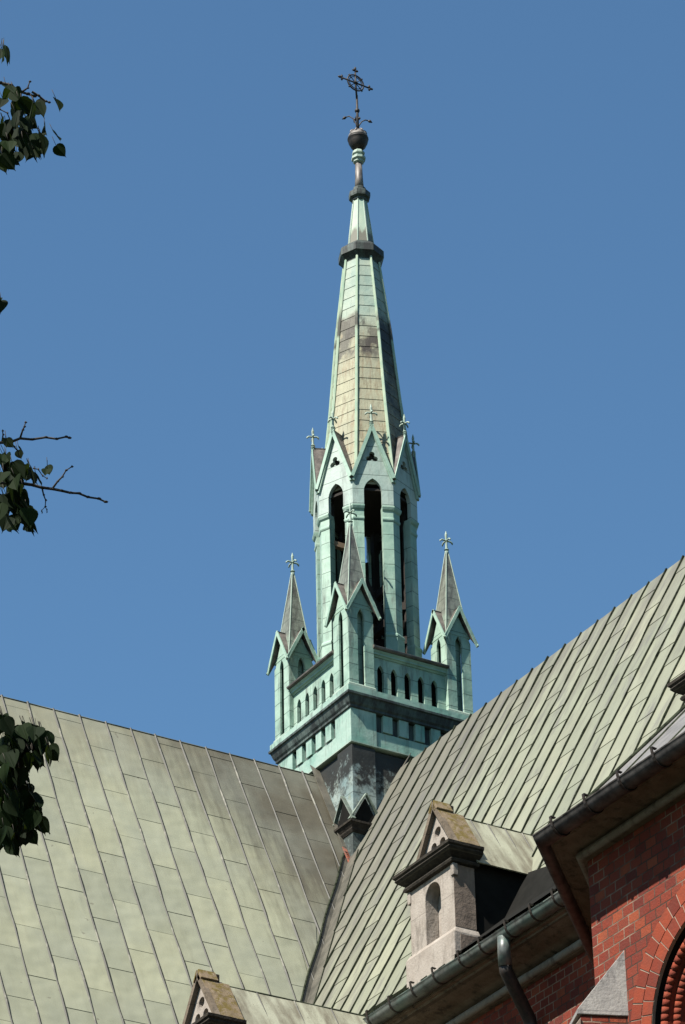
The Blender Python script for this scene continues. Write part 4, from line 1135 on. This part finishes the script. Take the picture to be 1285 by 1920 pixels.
def twig(pts, r0, leaves=0, rr=tr_r, size=.075, spread=.10):
    tk.tube(pts, [r0 * (1 - .7 * i / (len(pts) - 1)) for i in range(len(pts))], 6)
    for _ in range(leaves):
        i = rr.randrange(len(pts) - 1); p = Vector(pts[i]).lerp(Vector(pts[i + 1]), rr.random())
        d = Vector((rr.uniform(-1, 1), rr.uniform(-1, 1), rr.uniform(-1.3, .2)))
        leaf(lv, p + d * spread * rr.random(), d, size * rr.uniform(.7, 1.15), rr, rr.random())
# crown away from the frame
nl = 0
while nl < 9000:
    q = Vector((tr_r.gauss(0, 1), tr_r.gauss(0, 1), tr_r.gauss(0, 1)))
    if q.length > 1.9: continue
    p = TB + Vector((-1.3 + q.x * 1.7, -.3 + q.y * 1.6, 12.2 + q.z * 2.6))
    rel = p - camp; z_ = rel.dot(F_); u_ = 642.5 + 6440.7 * rel.dot(R_) / z_
    if u_ > -45 or z_ < 6: continue
    if noise.noise(p * .9) < -.08: continue
    leaf(lv, p, Vector((tr_r.uniform(-1, 1), tr_r.uniform(-1, 1), tr_r.uniform(-1.2, .3))), tr_r.uniform(.06, .10), tr_r, tr_r.random()); nl += 1
for zz_, dx, dy, dz in ((5.5, -2.6, .8, 3.2), (6.5, 1.0, -2.4, 3.5), (7.5, -1.8, -2.2, 3), (8.5, .6, 2.4, 2.5), (9.5, -2.4, -.5, 2.2), (10.5, .7, -1.3, 2), (8.0, -.4, -1.0, 3.8)):
    a = TB + Vector((.05, .1, zz_)); tk.tube([a, a + Vector((dx * .4, dy * .4, dz * .25)), a + Vector((dx * .75, dy * .75, dz * .6)), a + Vector((dx, dy, dz))], [.09, .065, .045, .02], 8)
# limbs reaching to the frame's left edge
def limb(target, zs, n_=4):
    a = TB + Vector((.05, .1, zs)); L_ = (target - a).length; P_ = []
    for i in range(15):
        t = i / 14; w_ = math.sin(math.pi * t)
        P_.append(a.lerp(target, t) + Vector((0, 0, .45 * w_)) + w_ * Vector([.35 * noise.noise(Vector((t * 3.5 + k * 7, zs, k))) for k in range(3)]))
    tk.tube(P_, [.055 - .045 * (i / 14) ** .7 for i in range(15)], 7)
    for i in range(3, 11):
        d = Vector((tr_r.uniform(-1, 1), tr_r.uniform(-1, 1), tr_r.uniform(-.2, 1))).normalized() * tr_r.uniform(.3, .8)
        rel = P_[i] + d - camp; z_ = rel.dot(F_)
        if 642.5 + 6440.7 * rel.dot(R_) / z_ > -90: continue
        twig([P_[i], P_[i] + d * .5 + Vector((0, 0, .05)), P_[i] + d], .010, 16)
D0 = 18.0
CL = [  # cluster leaf centres in photo pixels, measured in the photograph
 [(4, 105, 1.1), (10, 175, 1.0), (22, 185, 1.1), (38, 205, 1.25), (5, 200, 1), (66, 208, 1.2), (105, 200, .95), (52, 235, 1.1), (30, 230, 1.3), (8, 245, 1.2), (82, 245, 1.0), (98, 258, .9), (40, 258, 1.4), (72, 272, 1.4), (60, 285, 1.2), (104, 285, .9), (12, 280, 1.1), (28, 300, 1.15), (5, 305, 1.2), (45, 280, 1.2), (20, 262, 1.0), (88, 280, .8)],
 [(2, 575, 1.0), (-8, 580, 1.1)],
 [(8, 868, 1.1), (20, 885, 1.3), (8, 905, 1.3), (55, 890, 1.15), (68, 902, .9), (86, 885, .7), (36, 850, .6), (10, 835, .7), (20, 930, 1.1), (40, 945, 1.1), (10, 945, 1.4), (30, 965, 1.4), (52, 970, 1.3), (48, 990, 1.1), (15, 985, 1.2), (25, 912, 1.2), (42, 925, .8), (-4, 960, 1.3)],
 [(5, 1360, 1.2), (22, 1378, 1.1), (45, 1375, 1.2), (65, 1378, 1.3), (78, 1385, 1.2), (92, 1415, 1.2), (70, 1400, 1.3), (50, 1400, 1.4), (25, 1405, 1.4), (8, 1400, 1.4), (60, 1425, 1.1), (30, 1435, 1.4), (12, 1430, 1.4), (35, 1455, 1.2), (10, 1465, 1.5), (28, 1480, 1.4), (48, 1485, 1.0), (5, 1500, 1.4), (58, 1505, 1.3), (35, 1505, 1.4), (20, 1520, 1.4), (62, 1535, 1.3), (45, 1545, 1.4), (72, 1550, 1.1), (25, 1555, 1.3), (8, 1540, 1.5), (15, 1590, 1.1), (50, 1575, 1.0), (30, 1575, 1.1), (5, 1570, 1.3), (15, 1450, 1.3), (-3, 1480, 1.4), (-2, 1420, 1.4), (75, 1430, .9)]]
for ci, cl_ in enumerate(CL):
    for (x, y, s) in cl_:
        for rep in range(4 if ci in (0, 2, 3) and s > 1.05 else 2 if ci else 1):
            p = at(x + tr_r.uniform(-4, 4), y - 13 * s + tr_r.uniform(-3, 3), D0 + tr_r.uniform(-.35, .35))
            d = -ZA + R_ * tr_r.uniform(-.35, .75) + F_ * tr_r.uniform(-.5, .5)
            leaf(lv, p, d,  .084 * s, tr_r, tr_r.random())
            tk.tube([p, p + Vector((tr_r.uniform(-.03, .0), 0, .05))], .0018, 4)
def pxline(pts, r, dist=D0, buds=True):
    P_ = [at(x, y, dist) for x, y in pts]
    tk.tube(P_, [r * (1 - .55 * i / (len(P_) - 1)) for i in range(len(P_))], 6)
    if buds:
        for p in P_[1:]:
            tk.tube([p - ZA * .006, p + R_ * .002, p + ZA * .008], [.002, r * 1.4, .002], 6)
pxline([(-70, 840), (-20, 832), (0, 830), (20, 829), (38, 822), (60, 824), (86, 820), (106, 823), (124, 819), (130, 821)], .009)
pxline([(38, 822), (43, 806), (46, 800), (48, 792)], .006)
pxline([(4, 829), (6, 815), (5, 808)], .005)
pxline([(20, 829), (27, 838), (34, 846), (36, 856)], .005)
pxline([(-60, 900), (0, 905), (38, 906), (60, 909), (78, 914), (100, 917), (115, 920), (132, 924), (148, 925), (165, 932), (185, 935), (198, 941)], .010)
pxline([(98, 917), (108, 903), (117, 894), (124, 882), (135, 875)], .006)
pxline([(79, 914), (82, 928), (86, 938), (85, 950)], .005)
pxline([(85, 950), (78, 958), (79, 961)], .002, buds=True); pxline([(85, 950), (88, 956), (88, 960)], .002)
pxline([(62, 878), (72, 880), (80, 892), (88, 897)], .0035)
pxline([(-60, 190), (0, 155), (20, 160), (38, 172), (52, 176), (64, 180)], .011)
pxline([(42, 172), (52, 165), (56, 153)], .006)
pxline([(60, 172), (72, 179), (86, 190), (92, 192)], .007)
pxline([(-40, 215), (0, 205), (14, 212), (22, 232), (30, 243)], .004)
pxline([(30, 235), (50, 250), (66, 252)], .003); pxline([(0, 262), (12, 264), (20, 285)], .003)
pxline([(-30, 130), (0, 110), (4, 72), (9, 71)], .002, buds=False)
pxline([(-60, 1430), (0, 1420), (30, 1415), (60, 1400)], .010, buds=False); pxline([(-60, 1530), (0, 1520), (40, 1510), (60, 1500)], .009, buds=False)
for px, py, zs in ((-70, 840, 8.5), (-60, 900, 8.3), (-60, 190, 10), (-40, 215, 10), (-30, 130, 10.4), (-60, 1430, 7.2), (-60, 1530, 7), (-40, 570, 9.3)):
    limb(at(px, py, D0), zs)
n = NT('lime_bark', rough=0.95); n.color(n.mix(n.noise(12, stretch=(1, 1, .2)), (0.02, 0.017, 0.013), (0.09, 0.075, 0.06)))
t_o = tk.build('trunk', n.m, tree, loc=-TB)
n = NT('lime_leaf', rough=0.75, spec=0.1)
n.color(n.mix(n.attr('tint'), (0.004, 0.012, 0.002), (0.010, 0.026, 0.003)))
tl = n.t.nodes.new('ShaderNodeBsdfTranslucent'); tl.inputs[0].default_value = (0.035, 0.06, 0.006, 1)
mx = n.t.nodes.new('ShaderNodeMixShader'); mx.inputs[0].default_value = .2
outn = n.t.nodes['Material Output']
n.link(n.b.outputs[0], mx.inputs[1]); n.link(tl.outputs[0], mx.inputs[2]); n.link(mx.outputs[0], outn.inputs[0])
lv.build('crown', n.m, tree, loc=-TB)
